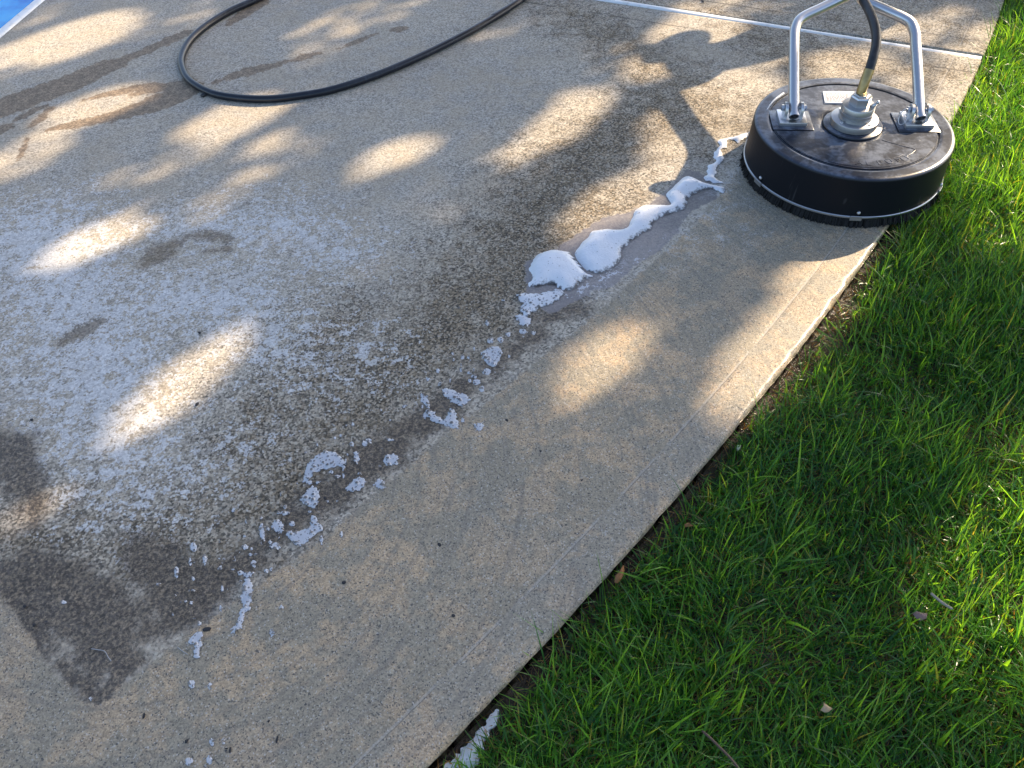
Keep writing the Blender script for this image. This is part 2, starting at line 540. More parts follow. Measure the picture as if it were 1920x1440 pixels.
def concrete_material():
    t = NT('broom_finished_concrete')
    c = t.coord()
    # grains
    gv = t.n('ShaderNodeTexVoronoi', feature='F1')
    t.l(c, gv.inputs['Vector']); gv.inputs['Scale'].default_value = 210
    gr = t.sep(gv.outputs['Color'])
    n_fine = t.noise(c, 300, 4, 0.7)
    n_mid = t.noise(c, 130, 4, 0.65)
    n_cm = t.noise(c, 38, 5, 0.62)
    n_dm = t.noise(c, 9, 5, 0.6)
    n_big = t.noise(c, 2.2, 4, 0.55)
    A = {k: t.attr(k) for k in ('clean', 'wet', 'blot', 'damp', 'dirt', 'pale', 'film', 'swirl', 'soap', 'edge_d', 'joint_d')}
    # broom lines run across the slab
    br = t.noise(t.mapping(c, (14, 190, 1), (0, 0, R_(-24))), 1.0, 3, 0.6)
    # untouched concrete
    old = t.mix(t.smooth(n_dm, 0.38, 0.66), (0.40, 0.345, 0.265), (0.375, 0.345, 0.295))
    old = t.mix(t.mul(t.smooth(n_big, 0.4, 0.65), 0.5), old, (0.45, 0.405, 0.33))
    n_bl = t.noise(c, 21, 5, 0.65)
    dk = t.mul(t.smooth(t.add(A['dirt'], t.add(t.mul(t.sub(n_dm, 0.5), 1.3), t.mul(t.sub(n_bl, 0.5), 1.7))), 0.15, 0.95), 0.92)
    old = t.mix(dk, old, (0.19, 0.146, 0.092))
    # pits and grains: strong where dirty
    grain = t.add(t.mul(gr[0], 0.65), t.mul(n_fine, 0.7))          # 0..1.35
    gcon = t.mul(t.add(0.42, t.mul(A['dirt'], 0.55)), t.lin(t.add(n_dm, t.mul(t.sub(n_big, 0.5), 0.6)), 0.3, 0.7, 0.55, 1.25))
    old = t.scale(old, t.fmix(gcon, 1.0, t.lin(grain, 0.30, 1.05, 0.0, 2.0)))
    pit = t.mul(t.smooth(t.add(n_mid, t.mul(t.sub(gr[1], 0.5), 0.45)), t.add(0.34, t.mul(A['dirt'], 0.13)), t.add(0.28, t.mul(A['dirt'], 0.10))), t.add(0.35, t.mul(A['dirt'], 0.5)))
    old = t.mix(pit, old, (0.05, 0.046, 0.038))
    old = t.mix(t.mul(t.smooth(gr[2], 0.80, 0.92), 0.55), old, (0.52, 0.47, 0.38))
    # pale crust
    pn = t.add(t.mul(n_cm, 0.42), t.add(t.mul(n_mid, 0.36), t.mul(n_fine, 0.22)))
    pm = t.smooth(t.add(t.mul(A['pale'], 0.62), t.add(t.mul(t.sub(pn, 0.5), 3.4), t.mul(t.sub(n_bl, 0.5), 0.9))), 0.38, 0.50)
    pm = t.mul(pm, t.smooth(A['pale'], 0.02, 0.4))
    palec = t.scale((0.58, 0.575, 0.56), t.lin(grain, 0.2, 1.1, 0.66, 1.25))
    palec = t.mix(t.mul(t.smooth(n_dm, 0.5, 0.72), 0.35), palec, (0.43, 0.375, 0.29))
    old = t.mix(t.mul(pm, 0.9), old, palec)
    # blots and wet runs
    bm_ = t.smooth(t.add(A['blot'], t.mul(t.sub(t.add(t.mul(n_cm, 0.5), t.mul(n_mid, 0.5)), 0.5), 3.0)), 0.42, 0.66)
    old = t.mix(t.mul(bm_, 0.8), old, t.scale((0.18, 0.14, 0.092), t.lin(grain, 0.2, 1.1, 0.4, 1.6)))
    wm = t.smooth(t.add(A['wet'], t.mul(t.sub(t.noise(c, 30, 6, 0.7), 0.5), 1.9)), 0.42, 0.60)
    wm = t.mul(wm, t.smooth(A['wet'], 0.02, 0.2))
    old = t.mix(t.mul(wm, 0.92), old, t.scale(t.mix(t.smooth(n_cm, 0.4, 0.6), (0.17, 0.122, 0.076), (0.24, 0.175, 0.11)), t.lin(grain, 0.2, 1.1, 0.45, 1.6)))
    dm = t.smooth(t.add(A['damp'], t.add(t.mul(t.sub(n_dm, 0.5), 0.9), t.mul(t.sub(n_cm, 0.5), 0.7))), 0.40, 0.75)
    dm = t.mul(dm, t.smooth(A['damp'], 0.02, 0.25))
    dcol = t.scale(t.mix(t.smooth(t.add(t.mul(n_mid, 0.6), t.mul(n_fine, 0.4)), 0.44, 0.62), (0.052, 0.041, 0.032), (0.235, 0.178, 0.115)), t.lin(gr[1], 0.0, 1.0, 0.6, 1.4))
    old = t.mix(t.mul(dm, 0.90), old, dcol)
    # scrubbed strip
    new = t.mix(t.smooth(t.add(n_dm, t.mul(t.sub(n_cm, 0.5), 0.5)), 0.44, 0.60), (0.30, 0.255, 0.18), (0.44, 0.325, 0.20))
    new = t.mix(t.mul(t.smooth(n_big, 0.42, 0.62), 0.45), new, (0.25, 0.23, 0.18))
    edge_strip = t.smooth(t.add(A['edge_d'], t.mul(t.sub(n_cm, 0.5), 0.006)), 0.089, 0.084)
    new = t.mix(t.mul(edge_strip, 0.14), new, t.mix(t.smooth(t.add(n_dm, t.mul(t.sub(n_cm, 0.5), 0.9)), 0.52, 0.62), (0.34, 0.325, 0.285), (0.42, 0.335, 0.245)))
    gf_ = t.n('ShaderNodeTexVoronoi', feature='F1')
    t.l(c, gf_.inputs['Vector']); gf_.inputs['Scale'].default_value = 420
    gfs = t.sep(gf_.outputs['Color'])
    new = t.scale(new, t.fmix(t.lin(n_dm, 0.3, 0.7, 0.36, 0.66), 1.0, t.lin(t.add(t.mul(gfs[0], 0.6), t.add(t.mul(gr[0], 0.2), t.mul(n_fine, 0.55))), 0.25, 1.1, 0.2, 1.8)))
    new = t.mix(t.mul(t.smooth(gfs[1], 0.90, 0.94), 0.75), new, (0.055, 0.055, 0.06))
    new = t.mix(t.mul(t.smooth(gfs[2], 0.93, 0.97), 0.5), new, (0.58, 0.55, 0.5))
    cm = t.smooth(t.add(A['clean'], t.add(t.mul(t.sub(n_cm, 0.5), 0.03), t.mul(t.sub(n_mid, 0.5), 0.02))), -0.004, 0.006)
    col = t.mix(cm, old, new)
    # circular sweep marks left by the spinning bar
    vs_ = t.n('ShaderNodeVectorMath', operation='DISTANCE'); t.l(c, vs_.inputs[0]); vs_.inputs[1].default_value = (*G([(330, 900)])[0], 0)
    wv_ = t.n('ShaderNodeCombineXYZ'); t.put(wv_.inputs[0], t.mul(vs_.outputs['Value'], 75)); t.put(wv_.inputs[1], t.mul(n_big, 6))
    ring = t.noise(wv_.outputs[0], 1.0, 3, 0.6)
    col = t.mix(t.mul(t.mul(cm, t.smooth(ring, 0.50, 0.66)), 0.40), col, (0.17, 0.155, 0.13))
    # scattered dark flecks and chips in the aggregate
    cv = t.n('ShaderNodeTexVoronoi', feature='F1')
    t.l(t.mapping(c, (1, 1.7, 1), (0, 0, 0.6)), cv.inputs['Vector']); cv.inputs['Scale'].default_value = 52
    chip = t.mul(t.smooth(cv.outputs['Distance'], 0.15, 0.11), t.smooth(t.sep(cv.outputs['Color'])[0], 0.80, 0.81))
    col = t.mix(t.mul(chip, 0.85), col, (0.035, 0.037, 0.045))
    # the tooled line, the moss band on the lower lip, tooled line beside the joint
    tl = t.smooth(t.math('ABSOLUTE', t.sub(t.add(A['edge_d'], t.mul(t.sub(n_cm, 0.5), 0.004)), 0.087)), 0.0035, 0.0012)
    tl = t.mul(tl, t.smooth(n_dm, 0.36, 0.48))
    col = t.mix(t.mul(tl, 0.40), col, (0.43, 0.41, 0.37))
    tl2 = t.smooth(t.math('ABSOLUTE', t.sub(t.add(A['edge_d'], t.mul(t.sub(n_cm, 0.5), 0.004)), 0.0838)), 0.0016, 0.0006)
    col = t.mix(t.mul(tl2, t.mul(t.smooth(n_dm, 0.40, 0.52), 0.6)), col, (0.11, 0.10, 0.08))
    jl = t.smooth(t.math('ABSOLUTE', t.sub(t.add(A['joint_d'], t.mul(t.sub(n_dm, 0.5), 0.012)), 0.125)), 0.006, 0.002)
    jl = t.mul(jl, t.smooth(t.noise(c, 6, 3), 0.45, 0.52))
    col = t.mix(t.mul(jl, 0.65), col, (0.07, 0.06, 0.05))
    zz = t.n('ShaderNodeSeparateXYZ'); t.l(c, zz.inputs[0])
    moss = t.smooth(t.add(zz.outputs['Z'], t.mul(t.sub(n_cm, 0.5), 0.028)), -0.0035, -0.016)
    mossc = t.mix(t.smooth(n_dm, 0.4, 0.6), (0.075, 0.072, 0.035), (0.12, 0.095, 0.055))
    col = t.mix(t.mul(moss, 0.9), col, mossc)
    # water film, thin soapy swirls
    fm = t.smooth(t.add(A['film'], t.mul(t.sub(n_cm, 0.5), 0.8)), 0.45, 0.6)
    col = t.mix(t.mul(fm, 0.75), col, t.mix(n_dm, (0.26, 0.225, 0.21), (0.20, 0.195, 0.20)))
    sw = t.noise(t.mapping(c, (1, 1, 1)), 30, 4, 0.62, 2.6)
    th = t.smooth(t.math('ABSOLUTE', t.sub(sw, 0.5)), 0.035, 0.006)
    th = t.mul(th, t.mul(A['swirl'], t.smooth(t.noise(c, 14, 3), 0.46, 0.6)))
    col = t.mix(t.mul(th, 0.62), col, (0.66, 0.66, 0.66))
    sp_ = t.smooth(t.add(t.mul(A['soap'], 0.42), t.sub(t.add(t.mul(n_cm, 0.7), t.mul(t.noise(c, 95, 4, 0.7, 1.2), 0.8)), 0.75)), 0.36, 0.44)
    col = t.mix(t.mul(sp_, t.mul(t.smooth(A['soap'], 0.02, 0.3), 0.85)), col, (0.60, 0.61, 0.63))
    wetness = t.math('MAXIMUM', t.mul(cm, t.add(t.lin(n_dm, 0.35, 0.65, 0.35, 0.62), t.mul(edge_strip, 0.2))), t.math('MAXIMUM', t.mul(dm, 0.55), t.mul(wm, 0.45)))
    wetness = t.math('MAXIMUM', wetness, t.mul(A['swirl'], 0.7))
    rough = t.fmix(wetness, 0.88, 0.30)
    rough = t.fmix(fm, rough, 0.10)
    rough = t.fmix(t.mul(t.smooth(A['edge_d'], 0.016, 0.004), t.smooth(A['clean'], 0.0, 0.05)), rough, 0.16)
    hgt = t.add(t.mul(n_fine, 0.55), t.add(t.mul(n_mid, 0.8), t.add(t.mul(gr[0], 0.25), t.add(t.mul(br, 0.35), t.mul(t.mul(ring, cm), 0.7)))))
    st = t.fmix(cm, t.add(0.45, t.mul(A['dirt'], 0.45)), 0.24)
    st = t.fmix(fm, st, 0.05)
    t.bump(hgt, st, 0.0035)
    t.P(Base_Color=col, Roughness=rough, Specular_IOR_Level=0.4)
    return t.m


M_CONC = concrete_material()
tag(link('patio_slab', slab1, M_CONC), kind='structure')
tag(link('patio_slab', slab2, M_CONC), kind='structure')

# ------------------------------------------------------------------ joint strip
t = NT('white_vinyl')
c = t.coord()
t.P(Base_Color=t.mix(t.smooth(t.noise(c, 40, 4), 0.5, 0.75), (0.80, 0.80, 0.78), (0.62, 0.60, 0.55)), Roughness=0.4)
M_VINYL = t.m
bm = bmesh.new()
prof = [(-0.0155, -0.05), (-0.0155, -0.004), (-0.012, 0.0005), (-0.006, 0.0025), (0.006, 0.0025), (0.012, 0.0005), (0.0155, -0.004), (0.0155, -0.05)]
dv = Vector((1, JM, 0)).normalized()
nv = Vector((-dv.y, dv.x, 0))
x0, x1 = -1.75, None
x = 0.5
for _ in range(60): x = 0.6 * x + 0.4 * EX(JT + JM * x)
x1 = x - 0.004
rings = []
for s in np.linspace(0, 1, 60):
    xx = x0 + (x1 - x0) * s
    b = Vector((xx, JT + JM * xx, 0.0012 * math.sin(xx * 3)))
    rings.append([bm.verts.new(b + nv * a + Vector((0, 0, z))) for a, z in prof])
for a, b in zip(rings[:-1], rings[1:]):
    for k in range(len(prof) - 1): bm.faces.new((a[k], b[k], b[k + 1], a[k + 1]))
bm.faces.new(rings[-1])
bmesh.ops.recalc_face_normals(bm, faces=bm.faces)
tag(bm_obj('expansion_joint', bm, M_VINYL), 'white vinyl expansion joint strip set between the two concrete slabs', 'joint strip')

# ------------------------------------------------------------------ pool corner
t = NT('pool_water')
c = t.coord()
wv = t.noise(c, 5.5, 3, 0.55, 0.6)
ca = t.vor(t.mapping(c, (1, 1, 1)), 7, 'Distance', 'SMOOTH_F1')
col = t.mix(t.smooth(wv, 0.35, 0.65), (0.010, 0.20, 0.66), (0.03, 0.40, 0.85))
col = t.mix(t.mul(t.smooth(ca, 0.45, 0.75), 0.4), col, (0.10, 0.48, 0.86))  # caustic light painted as paler patches in the water colour
t.P(Base_Color=col, Roughness=0.06, Specular_IOR_Level=0.5)
t.bump(t.noise(c, 9, 3, 0.5, 0.5), 0.12, 0.02)
ys = np.linspace(-1.5, 8.0, 60)
wx = np.linspace(0, 1, 40)
V = np.array([(pool_x(y) - 0.045 - 3.2 * u, y, -0.032) for y in ys for u in wx])
i = np.arange(len(V)).reshape(60, 40)
F = np.stack([i[:-1, :-1], i[1:, :-1], i[1:, 1:], i[:-1, 1:]], -1).reshape(-1, 4)
tag(link('water', mesh_np('water', V, [F]), t.m), kind='structure')
bm = bmesh.new()
prof = [(0.0, -0.11), (0.0, -0.004), (-0.004, 0.004), (-0.012, 0.007), (-0.036, 0.007), (-0.043, 0.003), (-0.045, -0.004), (-0.045, -0.2)]
rings = []
for y in np.linspace(-1.5, 8, 50):
    rings.append([bm.verts.new((pool_x(y) + a - 0.001, y, z)) for a, z in prof])
for a, b in zip(rings[:-1], rings[1:]):
    for k in range(len(prof) - 1): bm.faces.new((a[k], b[k], b[k + 1], a[k + 1]))
bmesh.ops.recalc_face_normals(bm, faces=bm.faces)
tag(bm_obj('pool_coping', bm, M_VINYL), 'white coping strip along the edge of the blue pool', 'pool edge')

# ------------------------------------------------------------------ soil sheet
t = NT('wet_soil')
c = t.coord()
n1 = t.noise(c, 60, 6, 0.65)
n2 = t.noise(c, 8, 4, 0.6)
col = t.mix(n1, (0.012, 0.008, 0.006), (0.060, 0.036, 0.022))
col = t.mix(t.mul(t.smooth(n2, 0.45, 0.65), 0.5), col, (0.05, 0.05, 0.022))
ln = t.n('ShaderNodeVectorMath', operation='LENGTH'); t.l(c, ln.inputs[0])
col = t.mix(t.smooth(ln.outputs['Value'], 5.0, 9.0), col, t.mix(n1, (0.03, 0.07, 0.012), (0.07, 0.12, 0.02)))
t.P(Base_Color=col, Roughness=t.fmix(t.smooth(n2, 0.42, 0.62), 0.12, 0.6), Specular_IOR_Level=0.6)
t.bump(t.add(n1, t.mul(t.noise(c, 220, 3), 0.5)), 0.9, 0.012)
SOILZ = -0.042


def soil_z(x, y):
    return SOILZ + 0.005 * np.sin(x * 9 + 1.3 * y) * np.sin(y * 7.3) + 0.003 * np.sin(x * 31 + 2) * np.sin(y * 27)


gx = np.unique(np.concatenate([-np.geomspace(0.5, 220, 30), np.linspace(-0.5, 3.0, 200), np.geomspace(3.02, 220, 30)]))
gy = np.unique(np.concatenate([-np.geomspace(0.2, 220, 30), np.linspace(-0.2, 3.8, 220), np.geomspace(3.82, 300, 30)]))
X, Y = np.meshgrid(gx, gy)
Z = np.where((X > -0.6) & (X < 3.1) & (Y < 3.9) & (Y > -0.3), soil_z(X, Y), SOILZ)
V = np.stack([X.ravel(), Y.ravel(), Z.ravel()], 1)
i = np.arange(len(V)).reshape(len(gy), len(gx))
F = np.stack([i[:-1, :-1], i[:-1, 1:], i[1:, 1:], i[1:, :-1]], -1).reshape(-1, 4)
tag(link('ground', mesh_np('ground', V, [F]), t.m), kind='structure')


# ------------------------------------------------------------------ grass
def grass_material(name, dead):
    t = NT(name)
    tint = t.attr('tint')
    hgt = t.attr('along')
    if dead:
        a = t.mix(tint, (0.07, 0.05, 0.022), (0.27, 0.20, 0.10))
    else:
        a = t.mix(t.smooth(tint, 0.0, 0.75), (0.016, 0.084, 0.027), (0.078, 0.220, 0.038))
        a = t.mix(t.smooth(tint, 0.88, 1.0), a, (0.14, 0.165, 0.06))
        a = t.mix(t.mul(t.smooth(hgt, 0.25, 0.0), 0.5), a, (0.10, 0.105, 0.045))
    t.P(Base_Color=a, Roughness=0.30, Specular_IOR_Level=0.5)
    tr = t.n('ShaderNodeBsdfTranslucent')
    t.l(t.mix(1.0, t.scale(a, 1.6), (3.0, 2.0, 0.4), 'MULTIPLY'), tr.inputs[0])
    mx = t.n('ShaderNodeMixShader')
    mx.inputs[0].default_value = 0.52
    t.l(t.b.outputs[0], mx.inputs[1]); t.l(tr.outputs[0], mx.inputs[2])
    t.l(mx.outputs[0], t.out.inputs[0])
    return t.m


def blades(name, base, length, width, az, lean, curl, tint, mat, nseg=4):
    """ribbons: base Nx3, az = heading, lean = angle from vertical at root, curl = added lean along the blade"""
    n = len(base)
    L = nseg
    pos = base.copy()
    ang = lean.copy()
    side = np.stack([-np.sin(az), np.cos(az), np.zeros(n)], 1)
    V = np.zeros((n, 2 * L + 1, 3), np.float32)
    tw = rng.normal(0, 0.5, n)
    for k in range(L + 1):
        u = k / L
        w = width * (1 - u ** 2.2) * (0.75 + 0.5 * min(1, u * 4) - 0.25 * u)
        d = np.stack([np.cos(az) * np.sin(ang), np.sin(az) * np.sin(ang), np.cos(ang)], 1)
        nrm = np.cross(d, side)
        s = side * np.cos(tw * (0.4 + u))[:, None] + nrm * np.sin(tw * (0.4 + u))[:, None]
        if k < L:
            V[:, 2 * k] = pos - s * (w / 2)[:, None]
            V[:, 2 * k + 1] = pos + s * (w / 2)[:, None]
            pos = pos + d * (length / L)[:, None]
            pos[:, 2] = np.maximum(pos[:, 2], SOILZ + 0.006)
            ang = ang + curl / L
        else:
            V[:, 2 * L] = pos
    nv = 2 * L + 1
    o = (np.arange(n) * nv)[:, None]
    Q = np.concatenate([o + np.array([[2 * k, 2 * k + 1, 2 * k + 3, 2 * k + 2]]) for k in range(L - 1)])
    T = o + np.array([[2 * L - 2, 2 * L - 1, 2 * L]])
    me = mesh_np(name, V.reshape(-1, 3), [Q, T])
    set_attr(me, 'tint', np.repeat(tint, nv))
    set_attr(me, 'along', np.tile(np.minimum(np.repeat(np.arange(L + 1), 2)[:nv] / L, 1), n))
    return link(name, me, mat)


def lawn_points(n):
    P = np.stack([rng.uniform(-0.45, 3.0, n), rng.uniform(-0.1, 3.9, n)], 1)
    ed = -edge_dist(P)
    P = P[ed > 0.004]; ed = ed[ed > 0.004]
    return P, ed


# right of the frame the lawn keeps going, only thinner
FR = G([(1920, 1440), (1920, 1100), (1920, 700), (1920, 350), (1920, 0)])


def frame_over(P):
    return P[:, 0] - np.interp(P[:, 1], FR[:, 1], FR[:, 0])


WASH = G([(1640, 440), (1590, 520), (1560, 590), (1500, 680), (1440, 750)])
WASHW = np.array([0.045, 0.038, 0.032, 0.020, 0.012])


def bare(P, ed):
    """how open the turf is: near the slab edge, in front of the machine, in a few thin spots"""
    b = np.clip(1 - (ed - 0.016 - 0.012 * smooth_noise(P, 14, 3)) / 0.035, 0, 1)
    b = np.where(P[:, 1] > 1.9, b * 0.25, b)
    w = line_d(P, WASH + [0.03, 0], WASHW)
    b = np.maximum(b, np.clip(0.5 + w / 0.05, 0, 1) * 0.95)
    b = np.maximum(b, 0.4 * np.clip(smooth_noise(P, 9, 11) * 1.6 - 0.35, 0, 1))
    return b


M_GRASS = grass_material('grass_blade', False)
M_DEAD = grass_material('dry_thatch', True)
P, ed = lawn_points(460000)
fo = frame_over(P)
keep = rng.random(len(P)) < np.where(fo < 0.12, 1.0, 0.45)
keep &= rng.random(len(P)) > bare(P, ed)
keep &= (P[:, 1] > 0.05)
P, ed = P[keep], ed[keep]
n = len(P)
clump = smooth_noise(P, 26, 5)
size = smooth_noise(P, 7, 8)
length = (0.048 + 0.016 * clump + 0.010 * size) * rng.lognormal(0, 0.36, n)
length = np.clip(length, 0.016, 0.12)
length = np.where(P[:, 1] > 1.75, length * 1.15, length)
az = rng.uniform(0, 2 * math.pi, n) * 0.8 + 2.2 * smooth_noise(P, 11, 21)
lean = np.abs(rng.normal(0.6, 0.45, n))
curl = np.abs(rng.normal(0.6, 0.6, n))
long_ = rng.random(n) < 0.05
length_f = np.where(long_, 1.7, 1.0)
weed = (smooth_noise(P, 31, 55) > 0.75) & (rng.random(n) < 0.5)
lean = np.where(weed, rng.uniform(0.9, 1.4, n), lean)
tint = np.clip(rng.normal(0.38, 0.25, n) + 0.15 * smooth_noise(P, 5, 31), 0, 0.87)
tint = np.where(rng.random(n) < 0.07, rng.uniform(0.9, 1.0, n), tint)
base = np.stack([P[:, 0], P[:, 1], soil_z(P[:, 0], P[:, 1])], 1)
width = rng.uniform(0.0013, 0.0031, n)
length = np.minimum(length * length_f, 0.15)
length[weed] *= 0.55; width[weed] *= 2.2
wide = rng.random(n) < 0.06
width[wide] *= 1.7; length[wide] *= 1.3
tag(blades('lawn_grass', base, length, width, az, lean, curl, tint, M_GRASS), 'green lawn grass growing beside the concrete slab', 'grass', kind='stuff')
P, ed = lawn_points(170000)
keep = rng.random(len(P)) < np.where(frame_over(P) < 0.1, 0.7, 0.3)
keep &= rng.random(len(P)) > bare(P, ed) * 0.25
P = P[keep]
n = len(P)
base = np.stack([P[:, 0], P[:, 1], soil_z(P[:, 0], P[:, 1]) + 0.004], 1)
tag(blades('dry_thatch', base, rng.uniform(0.012, 0.04, n), rng.uniform(0.0010, 0.0024, n), rng.uniform(0, 6.283, n), rng.uniform(0.9, 1.5, n), rng.normal(0, 0.4, n), rng.random(n), M_DEAD, 3),
    'brown dry thatch lying between the grass blades', 'thatch', kind='stuff')

# ------------------------------------------------------------------ foam
t = NT('soap_foam')
c = t.coord()
rim = t.attr('rim')
win = t.attr('win')
bub = t.attr('bub')
nf = t.noise(c, 160, 4, 0.65)
sm = t.n('ShaderNodeTexVoronoi', feature='F1'); t.l(c, sm.inputs['Vector']); sm.inputs['Scale'].default_value = 210
rn2 = t.sep(sm.outputs['Color'])
pore = t.mul(t.smooth(sm.outputs['Distance'], 0.30, 0.18), t.smooth(rn2[1], t.fmix(bub, 0.90, 0.42), t.fmix(bub, 0.92, 0.47)))
hh = t.math('MAXIMUM', t.mul(win, 0.85), t.mul(pore, 0.75))
thin = t.smooth(t.add(rim, t.add(t.mul(t.sub(nf, 0.5), 0.5), t.mul(t.sub(t.noise(c, 60, 3, 0.6), 0.5), 0.55))), 0.0, 0.30)
body = t.mix(t.mul(t.smooth(t.noise(c, 45, 4), 0.4, 0.65), 0.25), (0.76, 0.775, 0.80), (0.66, 0.675, 0.70))
body = t.mix(t.mul(bub, 0.55), body, (0.44, 0.45, 0.48))
t.P(Base_Color=body, Roughness=0.32, Specular_IOR_Level=0.5)
t.bump(t.add(t.mul(sm.outputs['Distance'], -0.8), t.mul(nf, 0.6)), 0.30, 0.002)
tp = t.n('ShaderNodeBsdfTransparent')
tp.inputs[0].default_value = (0.80, 0.80, 0.80, 1)
mx = t.n('ShaderNodeMixShader')
t.put(mx.inputs[0], t.mul(t.mul(thin, t.fmix(bub, 1.0, 0.84)), t.sub(1.0, t.mul(hh, 0.85))))
t.l(tp.outputs[0], mx.inputs[1]); t.l(t.b.outputs[0], mx.inputs[2])
t.l(mx.outputs[0], t.out.inputs[0])
M_FOAM = t.m


def chaikin(P, it=2):
    for _ in range(it):
        Q = np.roll(P, -1, 0)
        P = np.stack([0.75 * P + 0.25 * Q, 0.25 * P + 0.75 * Q], 1).reshape(-1, 2)
    return P


def foam_mesh(name, poly, H, lip, step, rough=0.0, bub=0.0, z0=0.0, lump=0.3):
    poly = np.asarray(poly, float)
    if bub > 0.4: poly = poly.mean(0) + (poly - poly.mean(0)) * 1.16
    poly = chaikin(poly, 2)
    if rough:
        seg = np.hypot(*(np.roll(poly, -1, 0) - poly).T).sum()
        m = max(24, int(seg / (step * 0.9)))
        d = np.concatenate([[0], np.cumsum(np.hypot(*(np.roll(poly, -1, 0) - poly).T))])
        cl = np.concatenate([poly, poly[:1]])
        s = np.linspace(0, d[-1], m, endpoint=False)
        poly = np.stack([np.interp(s, d, cl[:, 0]), np.interp(s, d, cl[:, 1])], 1)
        tn = np.roll(poly, -1, 0) - np.roll(poly, 1, 0)
        nn = np.stack([tn[:, 1], -tn[:, 0]], 1) / (np.hypot(*tn.T)[:, None] + 1e-9)
        ph = np.arange(m) / m * 2 * math.pi
        off = sum(rng.normal(0, 1) * np.sin(ph * k + rng.uniform(0, 6.28)) / math.sqrt(k) for k in range(3, min(34, m // 3)))
        poly = poly + nn * (off / 2.6 * rough)[:, None]
    lo, hi = poly.min(0), poly.max(0)
    gx, gy = np.meshgrid(np.arange(lo[0], hi[0], step), np.arange(lo[1], hi[1], step))
    Gp = np.stack([gx.ravel(), gy.ravel()], 1) + rng.uniform(-0.3, 0.3, (gx.size, 2)) * step
    Gp = Gp[poly_sd(Gp, poly) > step * 0.4]
    pts = [Vector(p) for p in poly] + [Vector(p) for p in Gp]
    k = len(poly)
    res = delaunay_2d_cdt(pts, [], [list(range(k))], 1, 1e-6)
    V2 = np.array([tuple(v) for v in res[0]])
    if len(V2) < 4: return None
    sd0 = poly_sd(V2, poly)
    d = np.clip(sd0, 0, None)
    e_ = 0.0015
    gxy = np.stack([poly_sd(V2 + [e_, 0], poly) - sd0, poly_sd(V2 + [0, e_], poly) - sd0], 1)
    gxy /= np.hypot(*gxy.T)[:, None] + 1e-9
    rag = np.clip(-(gxy @ np.array([0.62, -0.78])) * -1.4 * -1 + 0.1, 0, 1) if bub < 0.4 else np.full(len(V2), 0.5)
    u = np.clip(d / (lip * (1 + 1.2 * rag)), 0, 1)
    z = H * np.sqrt(np.clip(1 - (1 - u) ** 2, 0, 1)) * (1 + lump * smooth_noise(V2, 55, 4) * u + 0.5 * lump * smooth_noise(V2, 140, 6) * u)
    if bub < 0.4:
        tri = np.array([list(f)[:3] for f in res[2]])
        ed_ = np.unique(np.sort(np.concatenate([tri[:, :2], tri[:, 1:], tri[:, ::2]]), 1), axis=0)
        deg = np.bincount(ed_.ravel(), minlength=len(V2)) + 1e-9
        for _ in range(60):
            acc = np.bincount(ed_[:, 0], z[ed_[:, 1]], len(V2)) + np.bincount(ed_[:, 1], z[ed_[:, 0]], len(V2))
            z = np.where(d > 1e-5, 0.4 * z + 0.6 * acc / deg, z)
        z *= H * 1.05 / max(z.max(), 1e-6)
    # bubbles: domes standing out of the froth, large ones with a clear window
    win = np.zeros(len(V2))
    area = (hi - lo).prod()
    nb = int(area * (15000 if bub > 0.4 else 900)) + 4
    cb = np.stack([rng.uniform(lo[0], hi[0], nb), rng.uniform(lo[1], hi[1], nb)], 1)
    rb = np.clip(rng.lognormal(-6.0, 0.5, nb), 0.0012, 0.0068) if bub > 0.4 else np.clip(rng.lognormal(-6.5, 0.4, nb), 0.0010, 0.0040)
    ok = poly_sd(cb, poly) > 0.0
    for q_, r_ in zip(cb[ok], rb[ok]):
        dq = np.hypot(*(V2 - q_).T)
        m_ = dq < r_
        z[m_] = np.maximum(z[m_], z[m_] * 0.6 + np.sqrt(np.maximum(r_ * r_ - dq[m_] ** 2, 0)) * (0.8 if bub > 0.4 else 0.4))
        if r_ > (0.0017 if bub > 0.4 else 0.0014):
            win[m_] = np.maximum(win[m_], np.clip((0.74 * r_ - dq[m_]) / (0.25 * r_), 0, 1))
    V = np.concatenate([V2, (z0 + 0.0008 + z)[:, None]], 1)
    me = bpy.data.meshes.new(name)
    me.from_pydata([tuple(v) for v in V], [], [list(f) for f in res[2]])
    me.update()
    bmm = bmesh.new(); bmm.from_mesh(me)
    bmesh.ops.recalc_face_normals(bmm, faces=bmm.faces)
    if sum(f.normal.z for f in bmm.faces) < 0: bmesh.ops.reverse_faces(bmm, faces=bmm.faces)
    bmm.to_mesh(me); bmm.free()
    set_attr(me, 'bub', np.full(len(me.vertices), bub))
    set_attr(me, 'win', win)
    set_attr(me, 'rim', np.clip(d / (lip * (1.0 if bub > 0.4 else 0.10 + 1.3 * rag)), 0, 1))
    return link(name, me, M_FOAM)


